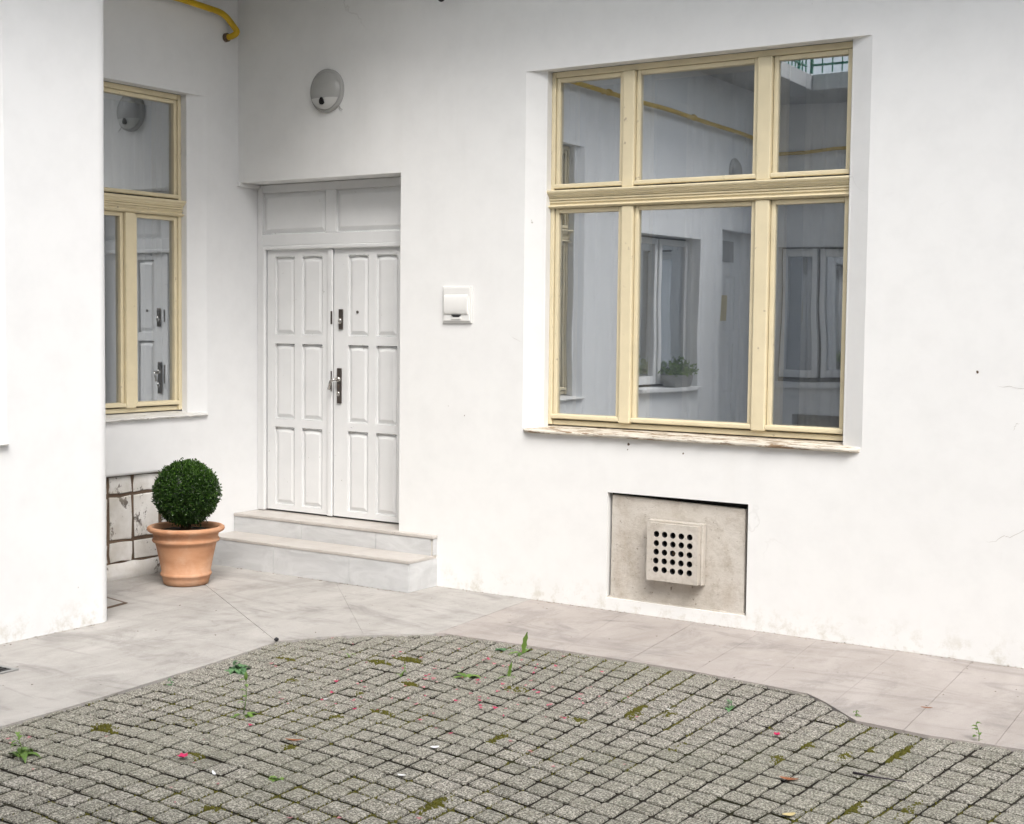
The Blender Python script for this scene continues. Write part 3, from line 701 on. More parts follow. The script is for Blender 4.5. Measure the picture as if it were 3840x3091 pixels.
# white window, planter, door and lamp further along the wing (seen in the big window's reflection)
w2 = empty('window', fP(-4.9, 1.05, .1), parent=wing); mb = MB()
for a, b in ((-5.57, -4.95), (-4.91, -4.30)):
    lbox(mb, fP, a, a+.06, 1.1, 2.51, .12, .18); lbox(mb, fP, b-.06, b, 1.1, 2.51, .12, .18); lbox(mb, fP, a+.06, b-.06, 2.45, 2.51, .121, .18); lbox(mb, fP, a+.06, b-.06, 1.1, 1.18, .121, .18)
mb.build('window_frame', 'whitepaint', w2, bevel=.006)
for a, b in ((-5.51, -5.01), (-4.85, -4.36)):
    mb = MB(); mb.quadpts([fP(a, 1.17, .15), fP(b, 1.17, .15), fP(b, 2.46, .15), fP(a, 2.46, .15)]); mb.build('pane', 'glass', w2)
mb = MB(); lbox(mb, fP, -5.60, -4.26, 1.035, 1.075, -.06, .15); mb.build('sill', 'whitepaint', w2, bevel=.006)
room('room', fP, -6.0, -4.0, .8, 2.8, .19, 1.6, wing, (-5.58, -4.29, 1.07, 2.52))
curtain(fP, -5.5, -4.9, 1.1, 2.5, .26, 'white net curtain inside the white casement window of the side wing, far half', waves=6)
curtain(fP, -4.8, -4.35, 1.1, 2.5, .26, 'white net curtain inside the white casement window of the side wing, near half', waves=5)
d2 = empty('door', fP(-6.6, 0, .15), parent=wing)
mb = MB(); holes = [(a, b, z0, z1, .012, 0) for a, b in ((-6.93, -6.66), (-6.56, -6.29)) for z0, z1 in ((1.62, 2.2), (.95, 1.5), (.2, .83))]
sheet(mb, lambda u, z, e: fP(u, z, .17+e), -7.05, -6.17, -.1, 2.68, holes); mb.build('door_leaf', 'door', d2)
for h in holes: raised(fP, h[0], h[1], h[2], h[3], .171, 'door', d2, lip=.035)
mb = MB(); lbox(mb, fP, -6.85, -6.37, 2.34, 2.58, .155, .17); mb.build('door_vent', 'grey', d2)
mb = MB(); lbox(mb, fP, -6.70, -6.52, 1.72, 2.0, .160, .169); mb.build('notice', 'sign', d2)
def round_lamp(P, u, z, label, loc):
    t = empty('wall_lamp', loc, label, 'lamp', 'round bulkhead lamps')
    N = 40
    def ring(r, dep, k0=0, k1=N): return [P(u+r*math.cos(2*math.pi*k/N), z+r*math.sin(2*math.pi*k/N), dep) for k in range(k0, k1)]
    mb = MB(); mb.rings([ring(.142, 0), ring(.142, -.018), ring(.134, -.026), ring(.126, -.027)], True, False, True); mb.build('base_ring', 'lampgrey', t, True)
    # dome, upper part grey glass, lower part white shield
    def cap(zlo, zhi, mat, name, lift):
        mb = MB(); n1, n2 = 22, 12; rows = []
        for j in range(n2+1):
            zz = zlo+(zhi-zlo)*j/n2; row = []
            zz = max(-.1249, min(.1249, zz))
            hw = math.sqrt(.125**2-zz**2)
            for i in range(n1+1):
                xx = -hw+2*hw*i/n1; r2 = min(1, (xx*xx+zz*zz)/.125**2); row.append(P(u+xx, z+zz, -.027-lift-.042*math.sqrt(max(0, 1-r2))))
            rows.append(row)
        mb.rings(rows, False); return mb.build(name, mat, t, True)
    cap(-.058, .1249, 'lampgrey', 'dome', 0); cap(-.1249, -.052, 'lampshield', 'shield', .004)
    mb = MB(); c0 = (u+.002, z-.072); pts = [(.0, .024), (.013, .018), (.019, .0), (.020, -.014), (.008, -.024), (-.010, -.024), (-.018, -.012), (-.017, .006), (-.011, .018)]
    mb.rings([[P(c0[0]+a, c0[1]+b, -.060) for a, b in pts], [P(c0[0]+a, c0[1]+b, -.0735+.10*abs(b)) for a, b in pts]], True, False, True); mb.build('sensor_opening', 'black', t)
    mb = MB(); mb.tube([P(u+.10, z-.10, -.01), P(u+.118, z-.124, -.012), P(u+.135, z-.132, -.012)], .003, 5); mb.build('cable', 'lampgrey', t)
    return t
round_lamp(fP, -6.44, 3.30, 'round bulkhead lamp on the side wing above its white door, behind the viewer', fP(-6.44, 3.3, 0))

# ------------------------------------------------------------------ opposite house (behind the viewer, mirrored in the windows)
opp = empty('opposite_house', (5, YO, 0), 'low white house with green gallery railing mirrored in the large window', 'house')
OW = (1.10, 2.55, 1.0, 2.58, .14, 0); OC = (1.32, 2.3, .12, .66, .2, 0)
mb = MB(); sheet(mb, fO, .9, 10.5, -.1, 4.2, [OW, OC]); mb.build('wall', 'far', opp, bevel=.006, seg=3, weld=True)
mb = MB(); mb.prism([(1.752, YO-3, 4.2), (10.5, YO-3, 4.2), (10.5, -7.33, 4.2), (1.752, -7.33, 4.2)], [(1.752, YO-3, 4.37), (10.5, YO-3, 4.37), (10.5, -7.33, 4.37), (1.752, -7.33, 4.37)]); mb.build('gallery_slab', 'soffit', opp, bevel=.01)
railing([(1.76, -7.28, 0), (10.4, -7.28, 0)], opp)
wo = empty('window', fO(1.8, 1, .1), parent=opp); mb = MB()
for a, b in ((1.12, 1.56), (1.60, 2.05), (2.09, 2.53)):
    lbox(mb, fO, a, a+.065, 1.08, 2.56, .10, .17); lbox(mb, fO, b-.065, b, 1.08, 2.56, .10, .17); lbox(mb, fO, a+.065, b-.065, 2.47, 2.56, .101, .17); lbox(mb, fO, a+.065, b-.065, 1.08, 1.16, .101, .17)
mb.build('window_frame', 'whitepaint', wo, bevel=.006)
for a, b in ((1.18, 1.50), (1.66, 1.99), (2.15, 2.47)):
    mb = MB(); mb.quadpts([fO(a, 1.15, .14), fO(b, 1.15, .14), fO(b, 2.48, .14), fO(a, 2.48, .14)]); mb.build('pane', 'glass', wo)
mb = MB(); lbox(mb, fO, 1.06, 2.6, .97, 1.03, -.05, .13); mb.build('sill', 'whitepaint', wo, bevel=.006)
room('room', fO, .95, 3, .8, 2.8, .18, 1.8, opp, (1.11, 2.54, 1.05, 2.57))
curtain(fO, 1.7, 2.5, 1.1, 2.5, .25, 'beige net curtain inside the low opposite house window', waves=8)
mb = MB(); lbox(mb, fO, 1.32, 2.3, .12, .66, .19, .2); mb.build('cellar_board', 'panel', opp)
mb = MB(); sheet(mb, fR, YO, .3, -.1, 4.2, []); mb.build('wall', 'far', opp)  # unseen right-hand wall, added to keep the yard's light consistent

# planter on the wing's white window sill
pl = empty('window_box', fP(-5.15, 1.075, -.01), 'pale window box with leafy plant on the side wing sill, seen in reflection', 'planter')
mb = MB(); a = [fP(u, 1.076, d_) for u, d_ in ((-5.33, -.045), (-5.33, .075), (-4.97, .075), (-4.97, -.045))]; b = [fP(u, 1.23, d_) for u, d_ in ((-5.37, -.06), (-5.37, .09), (-4.93, .09), (-4.93, -.06))]; mb.prism(a, [(x, y, 1.19) for x, y, z in b]); mb.build('box', 'grey', pl, bevel=.01)
def leafquad(mb, p, dirv, side, L, W, tint, curl=.15):
    up = dirv.cross(side).normalized(); n = len(mb.v)
    mb.v += [tuple(p), tuple(p+dirv*L*.45+side*W*.5-up*curl*L*.1), tuple(p+dirv*L*.5+up*L*curl*.5), tuple(p+dirv*L*.45-side*W*.5-up*curl*L*.1), tuple(p+dirv*L-up*L*curl*.3)]
    mb.f += [(n, n+1, n+2), (n, n+2, n+3), (n+1, n+4, n+2), (n+2, n+4, n+3)]; mb.t += [tint]*5
def rv(r=rnd):
    while True:
        v = Vector((r.uniform(-1, 1), r.uniform(-1, 1), r.uniform(-1, 1)))
        if .05 < v.length < 1: return v.normalized()
mb = MB()
for i in range(420):
    p = Vector(fP(-5.15+rnd.gauss(0, .11), 1.19+abs(rnd.gauss(0, .06)), rnd.gauss(0, .05))); dv = (rv()+Vector((.3, 0, .5))).normalized(); sd = dv.orthogonal().normalized()
    leafquad(mb, p, dv, sd, rnd.uniform(.03, .06), .03, rnd.random())
mb.build('foliage', 'weed', pl)

# ------------------------------------------------------------------ entrance steps
st = empty('entrance_steps', (.9, -.15, 0), 'two low pale marble steps below the white double door', 'steps')
mb = MB(); mb.box(.004, 1.745, -.287, .3, -.05, .178); mb.box(.004, 1.745, -.041, .3, .178, .306); mb.build('step_core', 'grout', st)
def riser(x0, x1, yf, z0, z1): mb = MB(); mb.box(x0+.0015, x1-.0015, yf, yf+.0095, z0, z1); mb.build('riser_tile', 'marble', st, bevel=.001)
for a, b in ((.004, .613), (.613, 1.272), (1.272, 1.753)): riser(a, b, -.297, .0, .178)
for a, b in ((.004, .637), (.637, 1.289), (1.289, 1.740)): riser(a, b, -.050, .1992, .305)
mb = MB(); mb.box(1.7455, 1.755, -.2868, -.001, 0, .178); mb.build('side_tile', 'marble', st, bevel=.001)
mb = MB(); mb.box(1.7455, 1.753, -.040, -.001, .2, .305); mb.build('side_tile', 'marble', st, bevel=.001)
for a, b in ((.004, .613), (.613, 1.272), (1.272, 1.757)): mb = MB(); mb.box(a+.0008, b-.0008, -.300, -.0402, .1785, .199); mb.build('tread', 'tread', st, bevel=.003)
for a, b in ((.004, .637), (.637, 1.4395)): mb = MB(); mb.box(a+.0008, b-.0008, -.055, .30, .3065, .327); mb.build('tread', 'tread', st, bevel=.003)
mb = MB(); mb.box(1.4403, 1.757, -.055, -.001, .3065, .327); mb.build('tread', 'tread', st, bevel=.003)

# ------------------------------------------------------------------ things on the walls
round_lamp(fmain, .823, 3.2, 'round grey bulkhead lamp on the wall above the white door', (.823, 0, 3.2))
sw = empty('switch_box', (1.905, 0, 1.68), 'small square white plastic switch box on the wall beside the door', 'switch box')
mb = MB(); mb.box(1.793, 2.017, -.014, -.0005, 1.678, 1.908); mb.build('back_plate', 'plastic', sw, bevel=.004)
mb = MB(); mb.box(1.803, 2.007, -.022, -.0142, 1.690, 1.898); mb.build('rim', 'plastic', sw, bevel=.003)
mb = MB(); rr = []
for i in range(13):
    t = math.pi*i/12; rr.append([(x, -.022-.013*math.sin(t)**.8, 1.792+.062*math.cos(t)) for x in (1.816, 1.994)])
mb.rings(rr, False)
for x in (1.816, 1.994): mb.quadpts([(x, -.022-.013*math.sin(math.pi*i/12)**.8, 1.792+.062*math.cos(math.pi*i/12)) for i in range(13)])
mb.build('cover_flap', 'plastic', sw, True)
mb = MB(); mb.prism([(1.870, -.0222, 1.7285), (1.886, -.0222, 1.716), (1.926, -.0222, 1.716), (1.942, -.0222, 1.7285)], [(1.870, -.030, 1.7285), (1.886, -.030, 1.716), (1.926, -.030, 1.716), (1.942, -.030, 1.7285)]); mb.build('finger_notch', 'iron', sw)
mb = MB(); mb.box(1.868, 1.944, -.0275, -.0222, 1.700, 1.7155); mb.build('notch_lip', 'plastic', sw, bevel=.004)

vg = empty('vent_grille', (3.46, -.03, .22), 'grey cement vent box with a grid of round holes on the recessed panel', 'vent')
yf, yb = -.062, .013; X0, X1, Z0, Z1 = 3.300, 3.622, .222, .553
xs = [3.361+.053*i for i in range(5)]; zs = [.287+.0508*i for i in range(5)]
mb = MB(); sl_mb = MB()
xe = [X0]+[xs[0]-.0265+.053*i for i in range(6)]+[X1]; ze = [Z0]+[zs[0]-.0254+.0508*i for i in range(6)]+[Z1]
for i in range(len(xe)-1):
    for j in range(len(ze)-1):
        a, b, c, e = xe[i], xe[i+1], ze[j], ze[j+1]
        if 1 <= i <= 5 and 1 <= j <= 5:
            cx, cz, r = xs[i-1]+rnd.uniform(-.001, .001), zs[j-1]+rnd.uniform(-.001, .001), .0175
            N = 16; sq = []; ci = []
            for k in range(N):
                t = 2*math.pi*(k+.5)/N; ct, sn = math.cos(t), math.sin(t); m = max(abs(ct)/((b-a)/2), abs(sn)/((e-c)/2))
                sq.append(((a+b)/2+ct/m, (c+e)/2+sn/m)); ci.append((cx+r*ct, cz+r*sn))
            for k in range(N):
                k2 = (k+1) % N
                mb.quadpts([(sq[k][0], yf, sq[k][1]), (sq[k2][0], yf, sq[k2][1]), (ci[k2][0], yf, ci[k2][1]), (ci[k][0], yf, ci[k][1])])
                sl_mb.quadpts([(ci[k][0], yf+.002, ci[k][1]), (ci[k2][0], yf+.002, ci[k2][1]), (ci[k2][0], yf+.024, ci[k2][1]), (ci[k][0], yf+.024, ci[k][1])])
            for cxn in ((a, c), (b, c), (b, e), (a, e)):
                best = sorted(range(N), key=lambda k: (sq[k][0]-cxn[0])**2+(sq[k][1]-cxn[1])**2)[:2]
                mb.quadpts([(sq[best[0]][0], yf, sq[best[0]][1]), (cxn[0], yf, cxn[1]), (sq[best[1]][0], yf, sq[best[1]][1])])
        else: mb.quadpts([(a, yf, c), (b, yf, c), (b, yf, e), (a, yf, e)])
mb.build('front_plate', 'panel', vg); o = sl_mb.build('shaded_hole_walls', 'iron', vg); o['kind'] = 'stuff'  # inner hole walls coloured near black to carry their depth shade
mb = MB(); t_ = .012
mb.box(X0, X0+t_, yf+.0008, yb, Z0, Z1); mb.box(X1-t_, X1, yf+.0008, yb, Z0, Z1); mb.box(X0+t_, X1-t_, yf+.0008, yb, Z1-t_, Z1); mb.box(X0+t_, X1-t_, yf+.0008, yb, Z0, Z0+t_)
mb.build('casing', 'panel', vg)
mb = MB(); mb.box(X0-.012, X0-.0005, -.022, yb+.002, Z0-.006, Z1+.012); mb.box(X1+.0005, X1+.014, -.026, yb+.002, Z0-.006, Z1+.012); mb.box(X0-.0005, X1+.0005, -.026, yb+.002, Z1+.0005, Z1+.012); mb.build('collar', 'panel', vg, bevel=.003)
mb = MB(); mb.box(X0+t_, X1-t_, -.03, -.028, Z0+t_, Z1-t_); mb.build('dark_void', 'black', vg)
mb = MB(); mb.lathe([(.013, -.0005), (.013, .0)], (0, 0, 0), 12, True, True); mb.v = [(xs[2]+x, -.046+z, zs[2]+y) for x, y, z in mb.v]; mb.build('plugged_hole', 'bark', vg)

# yellow gas pipe: wing wall, round the step, then down into the wall by the corner
pts = [(9.5, YO+.07, 3.70), (1.01, YO+.07, 3.68), (1.01, -1.88, 3.69), (.07, -1.88, 3.80), (.07, -.56, 3.772), (.07, -.20, 3.752), (.072, -.075, 3.648), (.05, -.105, 3.617), (-.02, -.125, 3.610)]
pp = empty('gas_pipe', (.07, -.3, 3.7), 'yellow painted gas pipe bending into the wall in the upper left corner', 'pipe')
mb = MB(); mb.tube(arc_fillet(pts, .07, 6), .021, 12); mb.build('pipe', 'yellow', pp, True)
for y in (-3.45, -5.24, -7.0): mb = MB(); mb.tube([(.94, y, 3.69), (1.01, y, 3.69)], .014, 8); mb.tube([(1.01, y-.02, 3.69), (1.01, y+.02, 3.69)], .030, 12); mb.build('pipe_clip', 'yellow', pp, True)
mb = MB(); mb.tube([(.02, -.117, 3.6125), (-.005, -.120, 3.611)], .030, 14); mb.build('wall_collar', 'mortar', pp, True)
# dark hook hanging at the top edge
hk = empty('ceiling_hook', (1.83, -.1, 3.65), 'small black iron hook hanging down at the top edge of the picture', 'hook')
mb = MB(); mb.tube([(1.83, -.1, 4.2), (1.83, -.1, 3.70)], .006, 6); mb.build('rod', 'iron', hk)
mb = MB(); mb.tube([(1.83+.022*math.cos(t), -.1, 3.678-.024*math.sin(t)) for t in [math.pi*(-.35+1.5*k/10) for k in range(11)]], .009, 8); mb.build('hook', 'iron', hk, True)

# ------------------------------------------------------------------ pot with clipped box ball
pc = (.43, -.90, .001)
pot = empty('flower_pot', pc, 'large terracotta pot with rolled rim standing by the marble steps', 'pot')
prof = [(.132, 0), (.140, .004), (.146, .030), (.150, .052), (.158, .058), (.161, .066), (.158, .076), (.153, .082), (.168, .16), (.186, .245), (.193, .268), (.207, .274), (.212, .284), (.207, .295), (.200, .300),
        (.204, .318), (.209, .332), (.224, .336), (.237, .343), (.243, .354), (.241, .364), (.232, .371), (.220, .372), (.208, .367), (.200, .352), (.195, .30), (.188, .28)]
mb = MB(); mb.lathe(prof, pc, 72, True, False); mb.build('pot_body', 'terra', pot, True)
mb = MB(); mb.lathe([(.197, .335), (.15, .342), (.08, .347), (.02, .349)], pc, 40, False, True)
for k, v in enumerate(mb.v): mb.v[k] = (v[0], v[1], v[2]+.006*noise.noise(Vector(v)*40))
mb.build('soil', 'soil', pot, True)
bw = empty('boxwood_shrub', (.43, -.9, .345), 'dark green clipped boxwood ball growing in the terracotta pot', 'shrub')
mb = MB(); r_ = random.Random(3)
for i in range(16):
    a = r_.uniform(0, 6.283); e = r_.uniform(.2, 1.3); dv = Vector((math.cos(a)*math.cos(e), math.sin(a)*math.cos(e), math.sin(e)))
    p0 = Vector((.43+r_.uniform(-.03, .03), -.9+r_.uniform(-.03, .03), .345)); p1 = Vector((.43, -.9, .56))+dv*.16*r_.uniform(.6, 1)
    mb.tube([p0, (p0+p1)/2+rv(r_)*.015, p1], .006, 5, .002)
mb.build('stem', 'bark', bw)
mb = MB(); C0 = Vector((.435, -.9, .583)); Rb = .199
for i in range(15500):
    dv = rv(r_); lump = 1+.06*noise.noise(dv*3.2+Vector((5, 1, 2)))+.025*noise.noise(dv*8); f = r_.random()
    rr_ = Rb*lump*(1-.45*f**1.8)
    if r_.random() < .09: rr_ += r_.uniform(0, .02)
    p = C0+dv*rr_
    if p.z < .365: continue
    ld = (dv*.9+rv(r_)*.9+Vector((0, 0, .35))).normalized(); sd = ld.cross(rv(r_)).normalized()
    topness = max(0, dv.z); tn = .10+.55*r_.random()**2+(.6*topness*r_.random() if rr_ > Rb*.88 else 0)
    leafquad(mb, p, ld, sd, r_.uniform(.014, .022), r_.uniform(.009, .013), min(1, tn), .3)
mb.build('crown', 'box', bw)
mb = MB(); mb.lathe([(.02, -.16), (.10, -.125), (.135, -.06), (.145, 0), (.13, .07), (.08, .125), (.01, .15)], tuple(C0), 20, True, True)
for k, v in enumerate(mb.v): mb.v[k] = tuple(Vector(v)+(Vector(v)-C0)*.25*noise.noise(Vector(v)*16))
mb.t = [.05]*len(mb.v); mb.build('dark_core', 'box', bw)  # solid core, tinted dark to stand for shade inside the ball

# ------------------------------------------------------------------ ground details
dg = empty('floor_drain', (1.3, -3.1, 0), 'dark metal drain grate set in the paving at the left edge', 'drain')
mb = MB(); x0, x1, y0, y1 = 1.10, 1.472, -3.30, -2.945
mb.box(x0, x1, y0, y0+.02, .001, .006); mb.box(x0, x1, y1-.02, y1, .001, .006); mb.box(x0, x0+.02, y0+.02, y1-.02, .001, .006); mb.box(x1-.02, x1, y0+.02, y1-.02, .001, .006); mb.build('frame', 'grey', dg)
mb = MB(); mb.box(x0+.02, x1-.02, y0+.02, y1-.02, .0008, .002); mb.build('pit', 'black', dg)
for i in range(9): mb = MB(); mb.box(x0+.032+.037*i, x0+.046+.037*i, y0+.02, y1-.02, .0022, .005); mb.build('grate_bar', 'iron', dg)
hc = empty('hatch_cover', (.45, -1.65, 0), 'worn cement inspection cover in the paving behind the projecting wall', 'hatch')
mb = MB(); a = [(.10, -1.93), (.70, -1.93), (.635, -1.555), (.30, -1.49), (.10, -1.49)]; mb.prism([(x, y, .0005) for x, y in a], [(x, y, .004) for x, y in a]); mb.build('rim', 'mortar', hc)
a = [(.12, -1.91), (.672, -1.91), (.615, -1.575), (.30, -1.515), (.12, -1.515)]; mb = MB(); mb.prism([(x, y, .0005) for x, y in a], [(x, y, .007) for x, y in a]); mb.build('lid', 'path', hc)

def weed(name, x, y, label, leaves=7, L=.06, W=.02, spread=.8, stem=0, mat='weed', bud=False, seed=1, upright=0):
    r = random.Random(seed); t = empty(name, (x, y, -.01), label, 'weed', 'weeds growing between the cobbles')
    mb = MB(); o0 = Vector((x, y, -.012))
    def strap(p, az, el, l, wd, tint):
        h = Vector((math.cos(az), math.sin(az), 0)); sd = Vector((-math.sin(az), math.cos(az), 0)); n = len(mb.v); K = 6; q = p.copy(); e = el
        for k in range(K+1):
            ww = wd*math.sin(math.pi*(.12+.86*k/K))**.7*(1+.22*(-1)**k*(wd > .015)); up = Vector((0, 0, .12*ww))
            mb.v += [tuple(q+sd*ww/2+up), tuple(q), tuple(q-sd*ww/2+up)]; mb.t += [tint, tint*.8, tint]
            q = q+(h*math.cos(e)+Vector((0, 0, math.sin(e))))*l/K; e -= (el*.32+.06) if el < 1.4 else .05
        for k in range(K):
            b = n+3*k; mb.f += [(b, b+1, b+4, b+3), (b+1, b+2, b+5, b+4)]
    for i in range(leaves): strap(o0, r.uniform(0, 6.283), r.uniform(.25, .25+spread), L*r.uniform(.6, 1.15), W*r.uniform(.7, 1.2), r.uniform(.2, 1))
    for i in range(upright): strap(o0, -.4+.3*i, 1.42, L*1.25, W, .8)
    if stem:
        top = o0+Vector((r.uniform(-.02, .02), r.uniform(-.02, .02), stem))
        for k in range(5): strap(o0+(top-o0)*(.35+.15*k), r.uniform(0, 6.28), r.uniform(.3, 1.0), L*.45, W*.7, r.uniform(.3, .9))
    mb.build('leaves', mat, t)
    if stem:
        mb = MB(); mb.tube([o0, o0+(top-o0)*.5+Vector((.006, .004, 0)), top], .0022, 6, .0012)
        if bud: mb.rings([[(top.x+rr*math.cos(a*1.047), top.y+rr*math.sin(a*1.047), top.z+zz) for a in range(6)] for rr, zz in ((.002, -.012), (.008, 0), (.009, .012), (.003, .026))], True, True, True)
        mb.t = [.35]*len(mb.v); mb.build('stalk', mat, t, True)
weed('weed', 2.305, -2.325, 'bushy bluish green weed rosette at the left cobble edge', 24, .085, .036, .9, .05, 'weedblue', False, 2)
weed('weed', 2.871, -2.859, 'tall thin weed with a bud standing among the left cobbles', 8, .07, .022, .5, .17, 'weed', True, 3)
weed('weed', 2.60, -3.78, 'leafy weed clump at the far left edge of the cobbles', 14, .095, .024, .9, .09, 'weed', False, 4)
weed('weed', 3.577, -3.393, 'small bright green weed tuft in the lower left cobbles', 9, .045, .018, .9, 0, 'weed', False, 5)
weed('weed', 3.201, -1.185, 'weed with one tall upright leaf at the paving edge', 3, .10, .030, .3, 0, 'weed', False, 6, 1)
weed('weed', 3.275, -1.775, 'dandelion with broad toothed leaves in the middle of the cobbles', 8, .095, .030, .6, .0, 'weed', False, 8)
weed('weed', 3.10, -1.20, 'low weed with flat pale leaves beside the paving edge', 5, .09, .036, .3, 0, 'weedblue', False, 9)
weed('weed', 2.985, -1.915, 'short upright grass weed near the middle of the cobbles', 5, .05, .012, 1.1, .06, 'weed', False, 10)
weed('weed', 2.531, -1.767, 'thin wispy grass tuft at the back of the cobbles', 6, .05, .008, 1.1, 0, 'weed', False, 11)
weed('weed', 3.42, -1.64, 'slender weed with an upright leaf right of the dandelion', 4, .07, .020, .9, .0, 'weed', False, 16, 1)
weed('weed', 4.073, -1.651, 'tiny green weed in a joint right of the dandelion', 6, .04, .014, .6, 0, 'weed', False, 12)
weed('weed', 4.516, -1.522, 'small round leaved weed near the paving on the right', 5, .05, .030, .7, .045, 'weedblue', False, 13)
weed('weed', 5.568, -1.391, 'leafy green seedling against the paving at the right edge', 7, .055, .034, .5, .085, 'weed', False, 14)
weed('weed', 5.02, -1.33, 'dry little weed at the step in the paving edge', 6, .05, .010, .9, .04, 'weed', False, 15)
weed('weed', 2.265, -2.711, 'small dark weed on the left edge of the cobbles', 5, .045, .018, .8, .04, 'weedblue', False, 17)
# moss cushions in the joints
mb = MB(); r_ = random.Random(21)
MOSS = [(2.554, -3.338, .075, .045), (2.761, -3.074, .045, .035), (3.129, -3.383, .045, .03), (3.35, -3.085, .04, .028), (2.752, -1.791, .07, .04), (2.83, -1.66, .09, .045), (3.568, -1.804, .06, .035), (4.071, -2.081, .07, .028), (4.243, -1.897, .03, .07), (4.20, -1.80, .022, .10),
        (4.225, -3.278, .03, .10), (3.616, -3.777, .07, .03), (3.327, -2.478, .06, .02), (3.219, -2.65, .04, .03), (3.117, -2.029, .05, .03), (2.321, -2.011, .06, .025), (4.978, -2.093, .03, .05), (5.187, -1.904, .022, .07), (5.25, -1.75, .02, .05), (5.36, -1.72, .018, .14), (5.02, -1.85, .02, .06), (5.60, -2.35, .02, .12), (5.44, -2.45, .018, .10), (4.35, -1.78, .03, .05), (3.95, -2.5, .018, .10), (4.6, -2.2, .018, .09), (3.05, -2.3, .05, .02), (2.65, -2.3, .04, .02)]
JOINTS = []
for (s0, t0, w_, l_, x_, y_) in stones:
    if 2 < x_ < 6 and -4.4 < y_: JOINTS.append((*warp(s0+w_*.5+.006, t0), .0, 1)); JOINTS.append((*warp(s0, t0+l_*.5+.007), .0, 0))
def tuft(x, y, r, h):
    n = 7; rr = []
    for f, z in ((1, -.03), (.9, -.004), (.5, .002)):
        rr.append([(x+r*f*math.cos(2*math.pi*j/n)*r_.uniform(.7, 1.25), y+r*f*math.sin(2*math.pi*j/n)*r_.uniform(.7, 1.25), z+h+r_.uniform(-.002, .002)) for j in range(n)])
    mb.rings(rr, True, False, True)
for (x, y, a, b) in MOSS:
    k = int(60*max(a, .03)*max(b, .03)/.0025)+10
    for i in range(k):
        while True:
            p, q = r_.uniform(-1, 1), r_.uniform(-1, 1)
            if p*p+q*q < 1: break
        f = math.hypot(p, q); tuft(x+p*a*1.15+slope(x)*q*b, y+q*b*1.15, r_.uniform(.004, .009), -.010+(.016 if a*b > .0024 else .010)*(1-f)**.6+r_.uniform(-.004, .003))
for (x, y, e, kind) in JOINTS:
    dens = noise.noise(Vector((x*1.3, y*1.3, 4)))+.5*noise.noise(Vector((x*5, y*5, 9)))
    if dens < .12: continue
    for i in range(int(26*min(1, (dens-.06)*2.0))):
        t = r_.uniform(-.055, .055); w_ = r_.uniform(-.004, .004)
        if kind: tuft(x+w_+slope(x)*t, y+t, r_.uniform(.003, .0065), -.012+r_.uniform(-.006, .004))
        else: tuft(x+t, y+w_+(crow(x+.05)-crow(x-.05))*10*t, r_.uniform(.003, .0055), -.013+r_.uniform(-.006, .003))
o = mb.build('moss', 'moss', None, True); tag(o, 'olive green moss cushions growing in the cobble joints', 'moss', None, 'stuff')
# fallen petals and scraps
def scatter(name, mat, n, fn, size, label, cat, seed):
    r = random.Random(seed); mb = MB()
    for i in range(n):
        x, y = fn(r); s_ = size*r.uniform(.6, 1.4); a = r.uniform(0, 6.28); k = r.uniform(.45, .9)
        p = Vector((x, y, -.002+r.uniform(0, .004))); u = Vector((math.cos(a), math.sin(a), r.uniform(-.15, .15)))*s_; v = Vector((-math.sin(a), math.cos(a), r.uniform(-.15, .15)))*s_*k
        c_ = Vector((0, 0, s_*r.uniform(.1, .5)))
        mb.quadpts([p-u+c_, p-v*.8, p+u*.9+c_, p+v]); 
    o = mb.build(name, mat, None, True); tag(o, label, cat, None, 'stuff')
def pz(r):
    while True:
        x, y = r.gauss(3.45, .42), r.gauss(-1.9, .42)
        if inside(x, y, YPOLY) and y < -1.15: return x, y
def pall(r):
    while True:
        x, y = r.uniform(2.2, 4.6), r.uniform(-3.9, -1.2)
        if inside(x, y, YPOLY): return x, y
scatter('petals', 'pink', 50, pz, .011, 'scattered crimson petals lying on the cobbles', 'petals', 5)
scatter('petals', 'palepink', 90, lambda r: pz(r) if r.random() < .6 else pall(r), .011, 'scattered faded pink petals lying on the cobbles', 'petals', 6)
def crumbs(r):
    while True:
        x, y = r.uniform(.9, 5.8), r.uniform(-3.6, -.05)
        if not inside(x, y, YPOLY) and (x > 1.0 or y > -1.8): return x, y
scatter('debris', 'bark', 60, crumbs, .006, 'dark crumbs of soil and bark lying on the paving', 'debris', 8)
def foot(r):
    k = r.random()
    if k < .6: return r.uniform(1.77, 6.0), -abs(r.gauss(.004, .018))-.004
    if k < .8: return .945+abs(r.gauss(.004, .015)), r.uniform(-3.2, -2.0)
    return r.uniform(.3, 1.75), -.302-abs(r.gauss(.002, .012))
scatter('debris', 'mortar', 420, foot, .006, 'brown dirt and plaster crumbs along the foot of the walls', 'debris', 12)
def blossom(x, y, label, s_=.018):
    mb = MB(); r = random.Random(int(x*100)); c_ = Vector((x, y, .004))
    for k in range(5):
        a = k*1.2566+r.random()*.4; dv = Vector((math.cos(a), math.sin(a), .55)).normalized(); sd = Vector((-math.sin(a), math.cos(a), 0)); mb.quadpts([c_, c_+dv*s_*.6+sd*s_*.5, c_+dv*s_*1.2, c_+dv*s_*.6-sd*s_*.5])
    tag(mb.build('blossom', 'pink', None), label, 'flower', 'fallen pink blossoms')
blossom(3.133, -3.447, 'bright pink fallen blossom on the lower left cobbles', .024); blossom(4.869, -1.818, 'bright pink fallen blossom on the right hand cobbles')
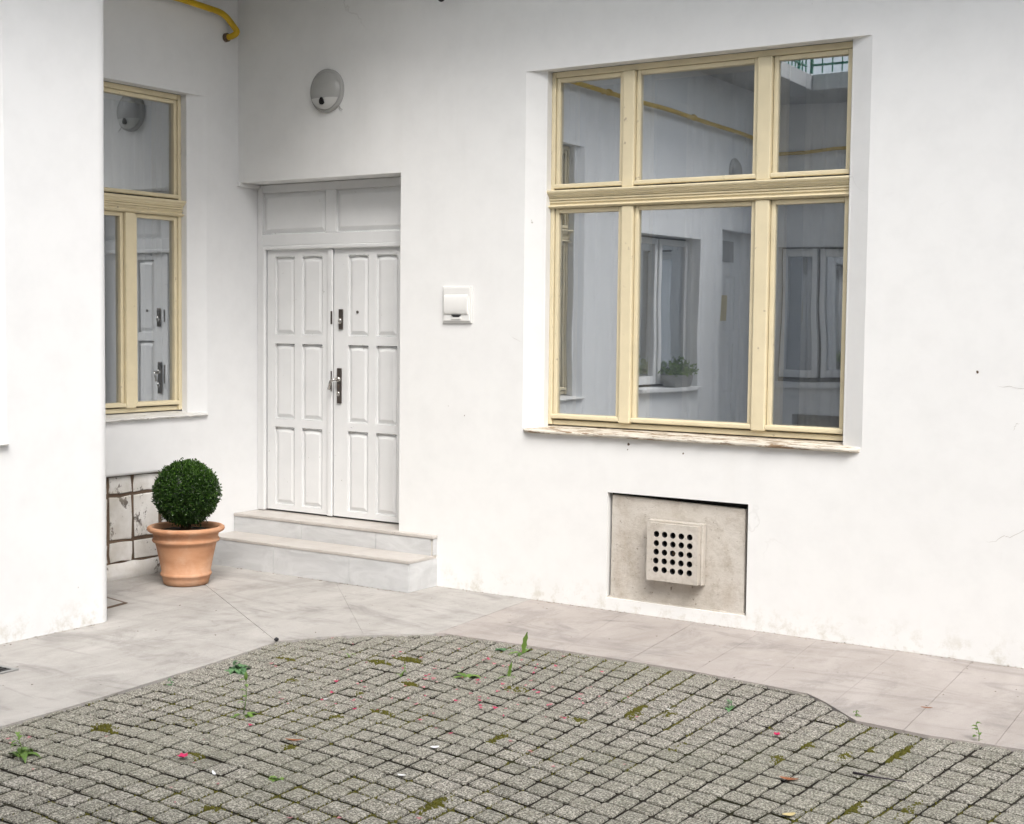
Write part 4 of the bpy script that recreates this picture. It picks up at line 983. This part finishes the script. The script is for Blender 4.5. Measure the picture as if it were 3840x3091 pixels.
def scrap(name, x, y, mat, l, wd, a, label, cat, group, curl=.14):
    mb = MB(); c_, s_ = math.cos(a), math.sin(a); rows = []
    for k in range(7):
        t = k/6; ww = wd*(math.sin(math.pi*(.1+.8*t))); z = .001+curl*l*(2*t-1)**2*.4
        rows.append([(x+(t-.5)*l*c_-e*ww*s_, y+(t-.5)*l*s_+e*ww*c_, z+abs(e)*curl*wd*.5) for e in (-.5, 0, .5)])
    mb.rings(rows, False); tag(mb.build(name, mat, None, True), label, cat, group)
scrap('dry_leaf', 3.312, -3.017, 'brownleaf', .075, .02, .5, 'reddish brown dry leaf on the left cobbles', 'leaf', 'dry leaves')
scrap('dry_leaf', 5.128, -2.305, 'brownleaf', .07, .028, .2, 'brown dry leaf on the lower right cobbles', 'leaf', 'dry leaves')
scrap('dry_leaf', 5.281, -2.667, 'sign', .05, .03, .9, 'pale tan dry leaf at the bottom right of the cobbles', 'leaf', 'dry leaves')
scrap('dry_leaf', 5.233, -1.016, 'brownleaf', .05, .018, .3, 'small curled brown leaf on the paving at the right', 'leaf', 'dry leaves')
scrap('paper_scrap', 3.825, -2.763, 'paper', .035, .026, .8, 'folded white paper scrap in the middle of the cobbles', 'scrap', 'white scraps')
scrap('paper_scrap', 3.935, -3.113, 'paper', .034, .016, .2, 'white scrap on the lower middle cobbles', 'scrap', 'white scraps')
scrap('paper_scrap', 3.0, -2.478, 'paper', .022, .014, .4, 'small white scrap on the cobbles left of centre', 'scrap', 'white scraps')
scrap('paper_scrap', 3.358, -3.504, 'paper', .055, .012, -.6, 'thin white sliver on the lower left cobbles', 'scrap', 'white scraps')
scrap('paper_scrap', 4.32, -1.72, 'paper', .022, .014, .3, 'tiny white flake on the cobbles below the vent', 'scrap', 'white scraps')
mb = MB(); mb.tube([(5.30, -2.10, .004), (5.40, -2.11, .007), (5.50, -2.085, .003)], .005, 6, .002); tag(mb.build('twig', 'darkstick', None, True), 'thin dark twig lying on the right hand cobbles', 'twig')
mb = MB(); mb.lathe([(.006, 0), (.013, .006), (.012, .014), (.004, .02)], (2.03, -1.765, .001), 8, True, True); tag(mb.build('pebble', 'iron', None, True), 'small black pebble on the paving edge behind the cobbles', 'pebble')
